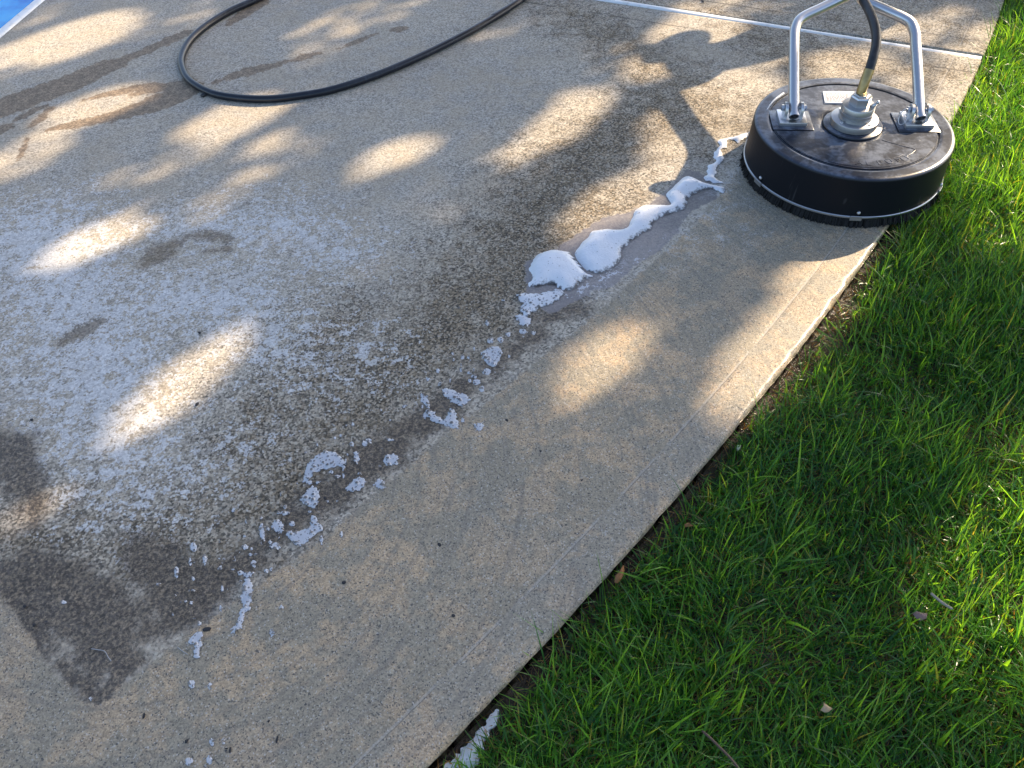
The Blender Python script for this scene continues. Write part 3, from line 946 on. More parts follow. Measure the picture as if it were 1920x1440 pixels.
F1 = [(1290, 327.8), (1302, 334), (1314.4, 341.5), (1326.6, 345), (1340, 348), (1361.8, 352), (1358.7, 366), (1345, 360), (1332.8, 355), (1317.5, 357), (1302, 366), (1290, 373.6), (1290, 389), (1284, 395),
      (1265.5, 398), (1241, 409), (1227, 416), (1224, 431.6), (1203, 439), (1192, 448.5), (1174, 464), (1166, 472), (1169, 487), (1151, 505.5), (1128, 517.8), (1097.5, 508.6), (1075, 480), (1079, 472), (1091, 456.7),
      (1106.7, 438), (1112.8, 431.5), (1135.7, 430.4), (1169, 433), (1180, 422), (1186, 405.7), (1195, 389), (1218, 383.5), (1256, 386.6), (1259.4, 381), (1248.7, 369), (1248.7, 363), (1265.5, 347.6), (1279, 335.4)]
F2 = [(1074, 477), (1057.8, 471), (1036, 469.6), (1016.5, 473.5), (1001, 484), (993, 495), (993, 508.6), (1001, 524), (987.5, 534.6), (990.6, 539), (1010, 542), (1021, 536), (1042.5, 537.6), (1047, 542), (1067, 550), (1082, 542),
      (1097.5, 527), (1118, 521), (1096, 511)]
F3 = [(970.7, 557.5), (983, 552), (1004, 555), (1027, 547), (1050, 547), (1051.6, 554), (1038, 569.7), (1018, 577), (998, 583.5), (996.7, 592.6), (987.5, 592.6), (973.7, 577), (980, 571)]
F4 = [(964.6, 592.6), (978, 591), (990.5, 595.7), (996.7, 603), (990.5, 614), (973.7, 612.5), (973.7, 603)]
F5 = [(1384.7, 253.7), (1400, 246), (1402, 258), (1384.7, 269.7), (1381, 266), (1372.5, 262), (1363, 265), (1364.8, 274), (1354, 280.4), (1355.7, 291), (1360, 301.8), (1345, 311), (1345, 321.7), (1342, 335.4), (1358, 345), (1340, 345),
      (1315, 337), (1325, 329), (1325, 320), (1329.7, 309.4), (1342, 305), (1337, 294), (1340, 283.5), (1351, 274), (1343.5, 262.8), (1355.7, 261.3), (1369.4, 256.5), (1378.6, 258)]
big_foam = [
    (F1, 0.018, 0.035, 0.0022, 0.0035, 0.0, 'long winding white foam streak, the biggest of the wet foam trail'),
    (F2, 0.021, 0.045, 0.0022, 0.004, 0.05, 'round white foam dome with bubbles at the lower end of the big streak'),
    (F3, 0.008, 0.02, 0.0018, 0.005, 0.45, 'flat bubbly foam patch just below the round foam dome'),
    (F4, 0.005, 0.012, 0.0015, 0.004, 0.7, 'small foam patch trailing off below the flat bubbly patch'),
    (F5, 0.006, 0.012, 0.0018, 0.006, 0.1, 'thin zigzag foam trickle running up to the brush of the cleaner'),
]
GF = 'soap foam left along the scrubbed strip'
for poly, H, lip, step, ro, bub, lab in big_foam:
    tag(foam_mesh('soap_foam', G(poly), H, lip, step, ro, bub, lump=0.22), lab, 'foam', GF)
mid_foam = [
    ([(906.7, 657.8), (929, 651), (940, 655.6), (937.8, 671), (926.7, 689), (909, 677.8), (904.4, 669)], 'dense bubbly foam patch beside the dark damp edge, below the twin bubbles'),
    ([(829, 733), (844, 729), (858, 738), (875.6, 742), (880, 751), (871, 760), (853, 757.8), (840, 749)], 'knobbly foam patch directly above the V-shaped foam patch'),
    ([(786.7, 737.8), (800, 744), (806.7, 760), (802, 766.7), (791, 755.6)], 'narrow slanted foam bit up and left of the V-shaped foam patch'),
    ([(802, 771), (815.6, 771), (824, 784), (835.6, 786.7), (840, 769), (853, 773), (857.8, 800), (851, 803), (829, 795.6), (811, 791), (802, 780)], 'V-shaped foam patch on the dirty concrete near the oval foam spot'),
    ([(888, 800), (894, 794), (903, 793), (908, 800), (904, 808), (894, 810)], 'oval foam spot with one bubble, lying alone on the scrubbed strip'),
    ([(719, 862), (727, 854), (740, 852), (748, 861), (744, 870), (732, 875), (722, 871)], 'round foam spot up and right of the C-shaped foam patch'),
    ([(650, 915), (661.7, 901.7), (676.7, 895), (685, 903), (680, 916.7), (663, 923), (651.7, 920)], 'leaf-shaped foam spot with one large bubble right of the C-shaped foam patch'),
    ([(700.8, 910), (710, 898), (721.7, 903), (721.7, 921.7), (716.7, 921.7), (706.7, 915)], 'comma-shaped foam spot close to the edge of the scrubbed strip'),
    ([(571.7, 898), (581.7, 868), (595, 858), (608, 850), (623, 850), (643, 865), (643, 878), (638, 885), (635, 873), (621.7, 878), (600, 883), (590, 891.7), (578, 903)], 'C-shaped foam patch full of bubbles on dark damp concrete'),
    ([(571.7, 926.7), (578, 918), (590, 915), (598, 923), (598, 936.7), (593, 948), (586.7, 953), (573, 945), (565, 938)], 'round foam blob with two large bubbles right below the C-shaped patch'),
    ([(580, 971.7), (590, 971.7), (601.7, 991.7), (600, 998), (586.7, 1005), (571.7, 1016.7), (563, 1025), (555, 1018), (540, 1005), (543, 995), (556.7, 1000), (566.7, 993), (580, 993)], 'boot-shaped foam patch below the round blob with two large bubbles'),
    ([(510, 984), (517, 975), (528, 978), (533, 988), (530, 1000), (520, 998), (511, 994)], 'lumpy cluster of small bubbles left of the boot-shaped foam patch'),
    ([(488, 984), (496, 984), (497, 1000), (498, 1016), (491, 1014), (486, 1000)], 'thin upright foam sliver left of the lumpy bubble cluster'),
    ([(663, 850), (672, 848), (675, 860), (671, 872), (664, 868)], 'upright foam speck between the C-shaped patch and the round foam spot'),
    ([(443.9, 1069), (455.5, 1073), (473, 1073), (473, 1083), (461, 1083), (447.7, 1077)], 'short crosswise foam bar on top of the tall foam column'),
    ([(457.5, 1089), (471, 1089), (475, 1104), (471, 1127.7), (469, 1137.5), (457.5, 1133.6), (449.7, 1118), (455.5, 1112)], 'tall column-shaped foam patch full of bubbles'),
    ([(451.6, 1141), (469, 1139.4), (471, 1145), (459.4, 1151), (457.5, 1166.6), (449.7, 1184), (436, 1186), (432, 1178), (445.8, 1170.5), (447.7, 1155)], 'hook-shaped foam tail below the tall column-shaped patch'),
    ([(356, 1199.7), (368, 1188), (383.6, 1188), (379, 1199.7), (377, 1209), (374.5, 1228.8), (362, 1238.6), (367, 1211), (354, 1208)], 'foam patch with a long tail next to the dark pebble'),
]
for poly, lab in mid_foam:
    tag(foam_mesh('soap_foam', G(poly), 0.003, 0.006, 0.0011, 0.0030, 1.0), lab, 'foam', GF)
tiny = [(920, 640, 6, 5), (938, 638, 6, 5), (913, 698, 8, 6), (889, 707, 5, 4), (893, 718, 7, 6), (904, 731, 5, 6), (881, 715, 4, 4), (825, 721, 4, 4), (953, 628, 5, 4), (363, 1027, 7, 9), (385, 1050, 4, 10), (357, 1053, 3.5, 9),
        (332, 1073, 5, 11), (460, 1027, 6, 6), (476, 1058, 6, 8), (500, 1072, 4.5, 4), (516, 1026, 9, 8), (414, 1067, 4.5, 6), (417, 1104, 3, 6), (359, 1131, 3.5, 4), (415, 1141, 4, 6), (528, 1141, 5, 5), (511, 1187, 5, 8),
        (375, 1170, 3.5, 4), (603, 1013, 4, 9), (360, 1283, 7, 8), (395, 1287, 5, 7), (398, 1392, 5, 7), (420, 1390, 4, 7), (355, 1428, 7, 9), (393, 1426, 7, 9), (172, 1312, 6, 5), (298, 1097, 4, 4), (535, 963, 9, 4), (548, 983, 5, 5),
        (640, 1003, 4, 6), (580, 905, 6, 4), (596, 906, 4, 3), (691, 826, 6, 3), (684, 832, 5, 6), (731, 826, 9, 2.5), (491, 973, 3, 4), (470, 1040, 4, 3), (660, 833, 4, 5), (797, 780, 4, 6), (648, 868, 3, 7), (868, 790, 4, 6), (120, 1130, 5, 4),
        (980, 622, 7, 5), (1000, 625, 5, 4), (970, 600, 3, 3), (926, 684, 6, 4), (955, 669, 3, 3), (880, 700, 4, 3), (634, 895, 6, 4), (622, 886, 4, 4)]
rt_ = random.Random(12)
for q_ in range(75):
    k_ = rt_.random()
    cx_, cy_ = 330 + 660 * k_, 1150 - 560 * k_
    o_ = rt_.gauss(0, 26)
    tiny.append((cx_ + o_ * 0.6 + rt_.gauss(0, 16) - 10, cy_ + o_ * 0.75 + rt_.gauss(0, 16) - 14, rt_.uniform(1.6, 4.2), rt_.uniform(1.6, 4.6)))
for (x_, y_, rx, ry) in tiny:
    k = 9
    a0 = rng.uniform(0, 6.28)
    poly = [(x_ + rx * math.cos(a0 + q * 2 * math.pi / k) * rng.uniform(0.75, 1.2), y_ + ry * math.sin(a0 + q * 2 * math.pi / k) * rng.uniform(0.75, 1.2)) for q in range(k)]
    o = foam_mesh('foam_speck', G(poly), 0.002, 0.004, 0.0008, 0.0014, 1.0)
    if o: tag(o, 'tiny speck of bubbly foam stuck to the rough dark concrete', 'foam', 'tiny foam specks beside the larger foam patches')
gap = [(822, 1448), (850, 1424), (880, 1394), (906, 1362), (926, 1336), (940, 1330), (938, 1350), (918, 1382), (904, 1408), (900, 1448)]
tag(foam_mesh('soap_foam', G(gap, SOILZ), 0.006, 0.01, 0.0025, 0.004, 0.15, z0=SOILZ + 0.006), 'white foam run-off lying in the soil gap between slab and grass', 'foam', GF)

# ------------------------------------------------------------------ the surface cleaner
DC = Vector((1.0049, 1.9565, 0.0))
DROT = R_(-7.4)
root = empty('surface_cleaner', DC, DROT)
tag(root, 'round black pressure washer surface cleaner with steel handle standing at the slab edge', 'surface cleaner')
ROOTM = Matrix.Translation(DC) @ Matrix.Rotation(DROT, 4, 'Z')
INV = ROOTM.inverted()
ZT = 0.147

t = NT('black_rotomoulded_plastic')
c = t.coord()
n1 = t.noise(c, 18, 5, 0.62)
n2 = t.noise(c, 90, 4, 0.6)
dust_sky = t.smooth(t.add(n1, t.mul(t.sub(n2, 0.5), 0.5)), 0.40, 0.66)
geo = t.n('ShaderNodeSeparateXYZ'); t.l(t.n('ShaderNodeTexCoord').outputs['Normal'], geo.inputs[0])
dust_sky = t.mul(dust_sky, t.smooth(geo.outputs['Z'], 0.6, 0.95))
col = t.mix(t.mul(dust_sky, 0.75), t.mix(t.smooth(geo.outputs['Z'], 0.3, 0.8), (0.006, 0.0075, 0.011), (0.008, 0.013, 0.027)), (0.14, 0.165, 0.21))  # dust, plus reflected sky blue painted into the colour of upward faces
scv = t.noise(t.mapping(c, (8, 130, 8), (0, 0, 0.7)), 1, 2)
col = t.mix(t.mul(t.smooth(scv, 0.66, 0.72), 0.15), col, (0.16, 0.16, 0.16))
t.P(Base_Color=col, Roughness=t.fmix(t.smooth(geo.outputs['Z'], 0.2, 0.8), 0.50, 0.30), Specular_IOR_Level=t.smooth(geo.outputs['Z'], 0.1, 0.8, 0.18, 0.8))
t.bump(t.add(n2, t.mul(t.noise(c, 300, 2), 0.4)), 0.10, 0.002)
M_BLACK = t.m
t = NT('brushed_steel')
c = t.coord()
n1 = t.noise(t.mapping(c, (60, 60, 8)), 4, 3)
t.P(Base_Color=t.mix(n1, (0.57, 0.57, 0.58), (0.62, 0.62, 0.62)), Metallic=1.0, Roughness=t.lin(n1, 0.3, 0.7, 0.28, 0.36))
M_STEEL = t.m
t = NT('cast_aluminium')
c = t.coord()
n1 = t.noise(c, 60, 4)
t.P(Base_Color=t.mix(n1, (0.36, 0.36, 0.36), (0.48, 0.48, 0.475)), Metallic=1.0, Roughness=0.36)
M_ALU = t.m
t = NT('brass')
c = t.coord()
t.P(Base_Color=t.mix(t.noise(c, 80, 4), (0.30, 0.21, 0.09), (0.50, 0.37, 0.17)), Metallic=0.9, Roughness=0.40)
M_BRASS = t.m
t = NT('black_rubber')
c = t.coord()
t.P(Base_Color=t.mix(t.smooth(t.noise(c, 30, 4), 0.5, 0.7), (0.012, 0.012, 0.014), (0.03, 0.03, 0.032)), Roughness=0.45)
M_RUBBER = t.m
t = NT('bristle')
t.P(Base_Color=(0.004, 0.004, 0.0045), Roughness=0.8)
M_BRIST = t.m

# moulded deck
bm = bmesh.new()
prof = [(0, ZT - 0.0055), (0.079, ZT - 0.0055), (0.081, ZT - 0.0045), (0.100, ZT - 0.004), (0.224, ZT - 0.0025), (0.2255, ZT - 0.0045), (0.229, ZT - 0.0045), (0.2305, ZT - 0.001), (0.235, ZT), (0.239, ZT), (0.258, ZT), (0.261, ZT), (0.2655, ZT - 0.0008), (0.2692, ZT - 0.003), (0.2708, ZT - 0.006),
        (0.2714, ZT - 0.009), (0.2715, ZT - 0.0105), (0.2717, ZT - 0.016), (0.2745, 0.075), (0.2765, 0.034), (0.2765, 0.024), (0.272, 0.022), (0.268, 0.03), (0.262, ZT - 0.02), (0, ZT - 0.02)]
lathe(bm, prof, 160)
# finer top so that the moulded steps can be pressed in
o_deck = bm_obj('deck', bm, M_BLACK, root, auto=40)

# raised front plate with the straight seam, and the embossed border
def arc_plate(r0, r1, a0, a1, z0, z1, n=48, notch=None):
    bm = bmesh.new()
    top, bot = [], []
    outer = [(r1 * math.cos(a0 + (a1 - a0) * k / n), r1 * math.sin(a0 + (a1 - a0) * k / n)) for k in range(n + 1)]
    inner = [(r0 * math.cos(a1 + (a0 - a1) * k / n), r0 * math.sin(a1 + (a0 - a1) * k / n)) for k in range(n + 1)]
    ring = outer + inner
    T = [bm.verts.new((x, y, z1)) for x, y in ring]
    B = [bm.verts.new((x, y, z0)) for x, y in ring]
    m = len(ring)
    for k in range(m): bm.faces.new((B[k], B[(k + 1) % m], T[(k + 1) % m], T[k]))
    for k in range(n): bm.faces.new((T[k], T[k + 1], T[m - 2 - k], T[m - 1 - k]))
    bmesh.ops.recalc_face_normals(bm, faces=bm.faces)
    return bm

aa = math.asin(0.040 / 0.222)
# the plate is the disc segment in front of the straight seam
bm = bmesh.new()
ys_ = -0.040
pts = []
n = 60
for k in range(n + 1):
    a = math.pi + aa + (math.pi - 2 * aa) * k / n
    pts.append((0.222 * math.cos(a), 0.222 * math.sin(a)))
hr = 0.093
hb = math.asin(0.040 / hr)
inner_pts = []
for k in range(25):
    a = -hb - (math.pi - 2 * hb) * k / 24
    inner_pts.append((hr * math.cos(a), hr * math.sin(a)))
ring = pts + inner_pts
T = [bm.verts.new((x, y, ZT - 0.0006)) for x, y in ring]
B = [bm.verts.new((x, y, ZT - 0.006)) for x, y in ring]
m = len(ring)
for k in range(m): bm.faces.new((B[k], B[(k + 1) % m], T[(k + 1) % m], T[k]))
bm.faces.new(T)
bmesh.ops.recalc_face_normals(bm, faces=bm.faces)
bmesh.ops.triangulate(bm, faces=[f for f in bm.faces if len(f.verts) > 4])
bm_obj('front_plate', bm, M_BLACK, root, auto=25)
# thin raised border lines on the plate (moulded frame with slanted right side)
bm = bmesh.new()


def rib(bm, pts2, w=0.0016, z=ZT - 0.0006, h=0.0011):
    tube(bm, spline([(x, y, z) for x, y in pts2], 6), [w * 0.5 + h * 0.2] * (6 * (len(pts2) - 1) + 1), 6)


def pol(r, a): return (r * math.cos(R_(a)), r * math.sin(R_(a)))


rib(bm, [pol(0.214, a) for a in range(-118, -57, 6)])
rib(bm, [pol(0.102, -52), pol(0.135, -47), pol(0.165, -43.5), pol(0.183, -41.5)])
rib(bm, [pol(0.183, -41.5), pol(0.190, -43), pol(0.192, -48), pol(0.193, -54)])
rib(bm, [pol(0.184, a) for a in range(-74, -50, 6)])
rib(bm, [pol(0.218, a) for a in range(-165, -119, 6)])
bm_obj('moulded_rib', bm, M_BLACK, root)

# embossed letters along the front
def letter(ch, r, ang, size):
    cu = bpy.data.curves.new('letter', 'FONT')
    cu.body = ch
    cu.size = size
    cu.align_x = 'CENTER'
    cu.extrude = 0.0008
    cu.bevel_depth = 0.0004
    cu.resolution_u = 3
    ob = bpy.data.objects.new('tmp_letter', cu)
    COL.objects.link(ob)
    dg = bpy.context.evaluated_depsgraph_get()
    me = bpy.data.meshes.new_from_object(ob.evaluated_get(dg))
    bpy.data.objects.remove(ob); bpy.data.curves.remove(cu)
    me.materials.clear()
    a = R_(ang)
    rot = Matrix.Rotation(a + math.pi / 2, 4, 'Z')
    me.transform(Matrix.Translation((r * math.cos(a), r * math.sin(a), ZT - 0.0010)) @ rot)
    return me


off_ang = 7.4
bml = bmesh.new()
for ch, a in (('A', -103.7), ('L', -96.5), ('P', -87.6), ('U', -79.7), ('M', -71.0), ('P', -62.6)):
    me = letter(ch, 0.204, a + off_ang, 0.030)
    bml.from_mesh(me)
    bpy.data.meshes.remove(me)
bm_obj('embossed_lettering', bml, M_BLACK, root, smooth=False)

# hub
bm = bmesh.new()
lathe(bm, [(0, ZT + 0.002), (0.078, ZT + 0.002), (0.0805, ZT + 0.0005), (0.081, ZT - 0.006)], 96)
bm_obj('hub_pad', bm, M_BLACK, root)
bm = bmesh.new()
lathe(bm, [(0, ZT + 0.022), (0.061, ZT + 0.022), (0.0635, ZT + 0.0205), (0.064, ZT + 0.019), (0.064, ZT + 0.004), (0.062, ZT + 0.002), (0.058, ZT + 0.002)], 96)
o_fl = bm_obj('hub_flange', bm, M_ALU, root, auto=35)
for k in range(4):
    bm = bmesh.new()
    a = R_(45 + 90 * k - 8)
    x, y = 0.053 * math.cos(a), 0.053 * math.sin(a)
    lathe(bm, [(0.0052, ZT + 0.0222), (0.0052, ZT + 0.0232), (0.0040, ZT + 0.0238), (0.0022, ZT + 0.0236), (0.0018, ZT + 0.0225), (0, ZT + 0.0225)], 16, x, y)
    bm_obj('flange_bolt', bm, M_STEEL, root)
bm = bmesh.new()
hz = ZT + 0.022
lathe(bm, [(0.0455, hz), (0.0455, hz + 0.010), (0.0445, hz + 0.0108), (0.0455, hz + 0.0116), (0.045, hz + 0.020), (0.0438, hz + 0.0208), (0.0446, hz + 0.0218), (0.0440, hz + 0.036), (0.0425, hz + 0.0385), (0.026, hz + 0.040), (0.0, hz + 0.040)], 96)
bm_obj('hub_body', bm, M_ALU, root, auto=35)
bm = bmesh.new()
zz0 = hz + 0.0395
lathe(bm, [(0.0285, zz0), (0.0285, zz0 + 0.022), (0.0262, zz0 + 0.026), (0.020, zz0 + 0.0265), (0.0185, zz0 + 0.027), (0.0185, zz0 + 0.030), (0, zz0 + 0.030)], 6)
bm_obj('hex_nut', bm, M_STEEL, root, smooth=False)
bm = bmesh.new()
tube(bm, [(0.030, -0.012, hz + 0.036), (0.036, -0.014, hz + 0.044), (0.040, -0.015, hz + 0.050)], [0.006, 0.006, 0.004], 10)
bmesh.ops.create_uvsphere(bm, u_segments=12, v_segments=8, radius=0.0052, matrix=Matrix.Translation((0.042, -0.016, hz + 0.0535)))
bm_obj('grease_nipple', bm, M_STEEL, root)


# points of the hose and of the handle, in the cleaner's own space
def on_plane(pxy, p0, nrm):
    r = Vector(rays([pxy])[0])
    o = Vector((0, 0, CAMH))
    s = (p0 - o).dot(nrm) / r.dot(nrm)
    return o + r * s


fwd = Vector((math.sin(R_(7.4)), math.cos(R_(7.4)), 0))
side = Vector((fwd.y, -fwd.x, 0))


def hose_pt(pxy, back):
    return INV @ on_plane(pxy, DC + fwd * back, fwd)


top_hub = Vector((0, 0, zz0 + 0.028))
b1 = hose_pt((1613, 176), 0.004)
b2 = hose_pt((1622, 152), 0.014)
b3 = hose_pt((1630, 131), 0.030)
bm = bmesh.new()
dirb = (b1 - top_hub).normalized()
tube(bm, [top_hub - Vector((0, 0, 0.004)), b1 * 0.35 + top_hub * 0.65, b1 * 0.4 + top_hub * 0.6, b1], [0.0135, 0.0135, 0.0115, 0.0115], 6)
tube(bm, [b1, b1 * 0.85 + b2 * 0.15, b2, b2 * 0.3 + b3 * 0.7, b3], [0.0118, 0.0128, 0.0135, 0.0135, 0.0138], 20)
bm_obj('brass_fitting', bm, M_BRASS, root, auto=35)
hp = [b2 * 0.3 + b3 * 0.7, b3, hose_pt((1637, 108), 0.055), hose_pt((1642.5, 84), 0.095), hose_pt((1642, 58), 0.15), hose_pt((1634, 30), 0.22), hose_pt((1621, 4), 0.30), hose_pt((1604, -24), 0.40), hose_pt((1592, -48), 0.50)]


# handle
K = 1.75
dlean = Vector((fwd.x * K, fwd.y * K, 1.0)).normalized()
pn = side.cross(dlean).normalized()
PV0 = DC + Vector((0, 0, ZT + 0.026))


def HP(p): return INV @ on_plane(p, PV0, pn)


def bend(pts, n=10): return spline(pts, n)


mg = HP((1606, -12))
rt = [HP((1727, 222)), HP((1724, 205)), HP((1720.5, 140)), HP((1717, 87)), HP((1715.6, 64)), HP((1708.5, 45)), HP((1694, 34)), HP((1669, 23)), HP((1640, 10.5)), HP((1619, 1))]
lt = [HP((1489, 219)), HP((1488.5, 200)), HP((1488.5, 140)), HP((1489, 78)), HP((1491, 54)), HP((1502, 34.5)), HP((1535.6, 17.5)), HP((1572, 0)), HP((1594, -12))]
tc = INV @ Vector((1.65, 3.275, 0.80))
# both tubes turn upwards side by side and end in a cross bar
u = Vector((0.027, 0, 0))
tn = INV @ Vector((1.236, 2.53, 0.45))
rt += [HP((1604, -16)) + Vector((0.01, 0, 0)), HP((1606, -38)) + Vector((0.022, 0, 0)), tn + u, tn.lerp(tc, 0.4) + u, tc + u]
lt += [HP((1606, -30)) - Vector((0.016, 0, 0)), tn - u, tn.lerp(tc, 0.4) - u, tc - u]
ma, mb = tn, tc
hp += [ma.lerp(mb, f_) + Vector((0, 0, 0.012)) for f_ in (0.25, 0.5, 0.88)]
bm = bmesh.new()
tube(bm, spline(hp, 8), 0.0125, 20)
bm_obj('feed_hose', bm, M_RUBBER, root)
# a longer, straight first part so that the open lower end points at the viewer
for pts in (rt, lt):
    bm = bmesh.new()
    tube(bm, bend(pts, 8), 0.0145, 24, inner=(0.0122, 0.05))
    bm_obj('handle_tube', bm, M_STEEL, root, auto=50)
bm = bmesh.new()
hb_a = INV @ Vector((1.56, 3.21, 0.81)); hb_b = INV @ Vector((1.86, 3.36, 0.81))
tube(bm, [hb_a, hb_a * 0.5 + hb_b * 0.5, hb_b], 0.0145, 16)
bm_obj('cross_bar', bm, M_STEEL, root)
for a_, b_ in ((0.0, 0.33), (0.67, 1.0)):
    bm = bmesh.new()
    tube(bm, [hb_a.lerp(hb_b, a_), hb_a.lerp(hb_b, b_)], 0.019, 16)
    bm_obj('grip', bm, M_RUBBER, root)
t = NT('dark_gun_plastic')
t.P(Base_Color=(0.02, 0.02, 0.022), Roughness=0.5)
bm = bmesh.new()
tube(bm, [tc + Vector((0, 0, 0.02)), tc.lerp(ma, 0.12) + Vector((0, 0, 0.03)), tc.lerp(ma, 0.3) + Vector((0, 0, 0.02))], [0.018, 0.018, 0.014], 14)
tube(bm, [tc.lerp(ma, 0.08) + Vector((0, 0, 0.02)), tc.lerp(ma, 0.10) - Vector((0, 0, 0.04)), tc.lerp(ma, 0.11) - Vector((0, 0, 0.09))], [0.018, 0.016, 0.015], 12)
bm_obj('trigger_gun', bm, t.m, root)


# brackets
def bracket(cx, cy, ring_pin):
    br = None
    zb = ZT - 0.003
    bm = bmesh.new()
    box(bm, (cx - 0.057, cy - 0.055, zb - 0.004), (cx + 0.057, cy + 0.05, zb + 0.0035), 0.003)
    bm_obj('bracket_pad', bm, M_BLACK, root, auto=40)
    bm = bmesh.new()
    z0 = zb + 0.0036
    box(bm, (cx - 0.0385, cy - 0.040, z0), (cx + 0.0385, cy + 0.034, z0 + 0.012), 0.0012)
    br = bm_obj('bracket', bm, M_STEEL, root, auto=30)
    # two rounded lugs
    for s in (-1, 1):
        bm = bmesh.new()
        prof = [(-0.020, 0), (0.020, 0), (0.020, 0.020)]
        for k in range(9):
            a = math.pi * k / 8
            prof.append((0.018 * math.cos(a), 0.026 + 0.013 * math.sin(a)))
        prof.append((-0.020, 0.020))
        th = 0.0042
        x0_ = cx + s * 0.0215
        A_ = [bm.verts.new((x0_ - th, cy + y, z0 + 0.012 + z)) for y, z in prof]
        B_ = [bm.verts.new((x0_ + th, cy + y, z0 + 0.012 + z)) for y, z in prof]
        m = len(prof)
        bm.faces.new(A_); bm.faces.new(list(reversed(B_)))
        for k in range(m): bm.faces.new((A_[k], A_[(k + 1) % m], B_[(k + 1) % m], B_[k]))
        bmesh.ops.recalc_face_normals(bm, faces=bm.faces)
        bmesh.ops.bevel(bm, geom=[e for e in bm.edges if abs(e.verts[0].co.x - e.verts[1].co.x) < 1e-6], offset=0.0007, segments=1, affect='EDGES')
        lug = bm_obj('lug', bm, M_STEEL, br, auto=30)
    zc = z0 + 0.012 + 0.024
    bm = bmesh.new()
    tube(bm, [(cx - 0.035, cy, zc), (cx + 0.035, cy, zc)], 0.0045, 12)
    tube(bm, [(cx - 0.034, cy, zc), (cx - 0.0265, cy, zc)], 0.009, 6)
    tube(bm, [(cx + 0.0265, cy, zc), (cx + 0.033, cy, zc)], 0.009, 6)
    bm_obj('pivot_bolt', bm, M_STEEL, br, auto=30)
    if ring_pin:
        bm = bmesh.new()
        pts = []
        for k in range(25):
            a = 2 * math.pi * k / 24
            pts.append((cx - 0.044 + 0.004 * math.sin(a) - 0.012 * math.cos(a), cy - 0.018 + 0.010 * math.sin(a), zc - 0.012 + 0.019 * math.sin(a)))
        tube(bm, pts, 0.0011, 8, cap=False)
        bm_obj('pin_ring', bm, M_STEEL, br)


for pts, pin in ((lt, False), (rt, True)):
    p = pts[0].lerp(pts[1], 0.7)
    bracket(p.x, p.y + 0.006, pin)

# clamp band, clips, rivets
bm = bmesh.new()
lathe(bm, [(0.2745, 0.034), (0.2785, 0.0345), (0.2800, 0.033), (0.2800, 0.0285), (0.2785, 0.027), (0.2745, 0.027)], 160, closed=True)
bm_obj('clamp_band', bm, M_STEEL, root, auto=40)
clips = []
for k in range(6):
    a = R_(-99.97 + 7.4 + 62 * (k - 1))
    bm = bmesh.new()
    bmesh.ops.create_cube(bm, size=1.0)
    for v in bm.verts: v.co = Vector((0.2815 + v.co.x * 0.0035, v.co.y * 0.031, 0.0305 + v.co.z * 0.0145))
    bmesh.ops.bevel(bm, geom=list(bm.edges), offset=0.0008, segments=1, affect='EDGES')
    bm.transform(Matrix.Rotation(a, 4, 'Z'))
    cl_ = bm_obj('band_clip', bm, M_STEEL, root, auto=30)
    bm = bmesh.new()
    bmesh.ops.create_uvsphere(bm, u_segments=14, v_segments=10, radius=0.0052, matrix=Matrix.Translation((0.2775 * math.cos(a + 0.012), 0.2775 * math.sin(a + 0.012), 0.046)))
    bm_obj('rivet', bm, M_STEEL, root)

# brush skirt: tufts of bristles
n = 8000
a = rng.uniform(0, 2 * math.pi, n)
r0 = rng.uniform(0.262, 0.274, n)
tuft = np.sin(a * 46) * 0.5 + np.sin(a * 23 + 1) * 0.5
r1 = r0 + 0.008 + 0.002 * tuft + rng.normal(0, 0.003, n)
zt_ = np.full(n, 0.032)
zb_ = np.where(rng.random(n) < 0.85, 0.0015, 0.008) + np.clip(0.004 * tuft, 0, 1) * rng.random(n)
wd = 0.0018
V = np.zeros((n, 4, 3), np.float32)
tw = rng.uniform(-0.8, 0.8, n)
for k, (rr, zz_, s_) in enumerate(((r0, zt_, -1), (r0, zt_, 1), (r1, zb_, 1), (r1, zb_, -1))):
    aa_ = a + (rng.normal(0, 0.012, n) if k == 2 else 0)
    V[:, k, 0] = rr * np.cos(a) - s_ * wd * np.sin(a + tw)
    V[:, k, 1] = rr * np.sin(a) + s_ * wd * np.cos(a + tw)
    V[:, k, 2] = zz_
me = mesh_np('brush_skirt', V.reshape(-1, 3), [np.arange(n * 4).reshape(n, 4)])
tag(link('brush_skirt', me, M_BRIST, root, smooth=False), kind='stuff')
bm = bmesh.new()
lathe(bm, [(0.25, 0.034), (0.272, 0.034), (0.274, 0.008), (0.25, 0.008)], 96, closed=True)
bm_obj('brush_core', bm, M_BRIST, root)

# label sticker with printed lines, and a sliver of sunlight modelled as a white strip
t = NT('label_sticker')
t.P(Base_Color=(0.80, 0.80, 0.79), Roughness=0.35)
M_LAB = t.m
t = NT('label_print')
t.P(Base_Color=(0.05, 0.05, 0.07), Roughness=0.5)
M_PRI = t.m
q = [INV @ Vector((*G([p], ZT + 0.0005)[0], ZT)) for p in ((1543, 171), (1606, 171.5), (1610, 193), (1547, 192))]
bm = bmesh.new()
vs = [bm.verts.new((p.x, p.y, ZT + 0.0004)) for p in q] + [bm.verts.new((p.x, p.y, ZT - 0.004)) for p in q]
bm.faces.new(vs[:4])
for k in range(4): bm.faces.new((vs[k], vs[4 + k], vs[4 + (k + 1) % 4], vs[(k + 1) % 4]))
bmesh.ops.recalc_face_normals(bm, faces=bm.faces)
lab = bm_obj('warning_label', bm, M_LAB, root, smooth=False)
bm = bmesh.new()
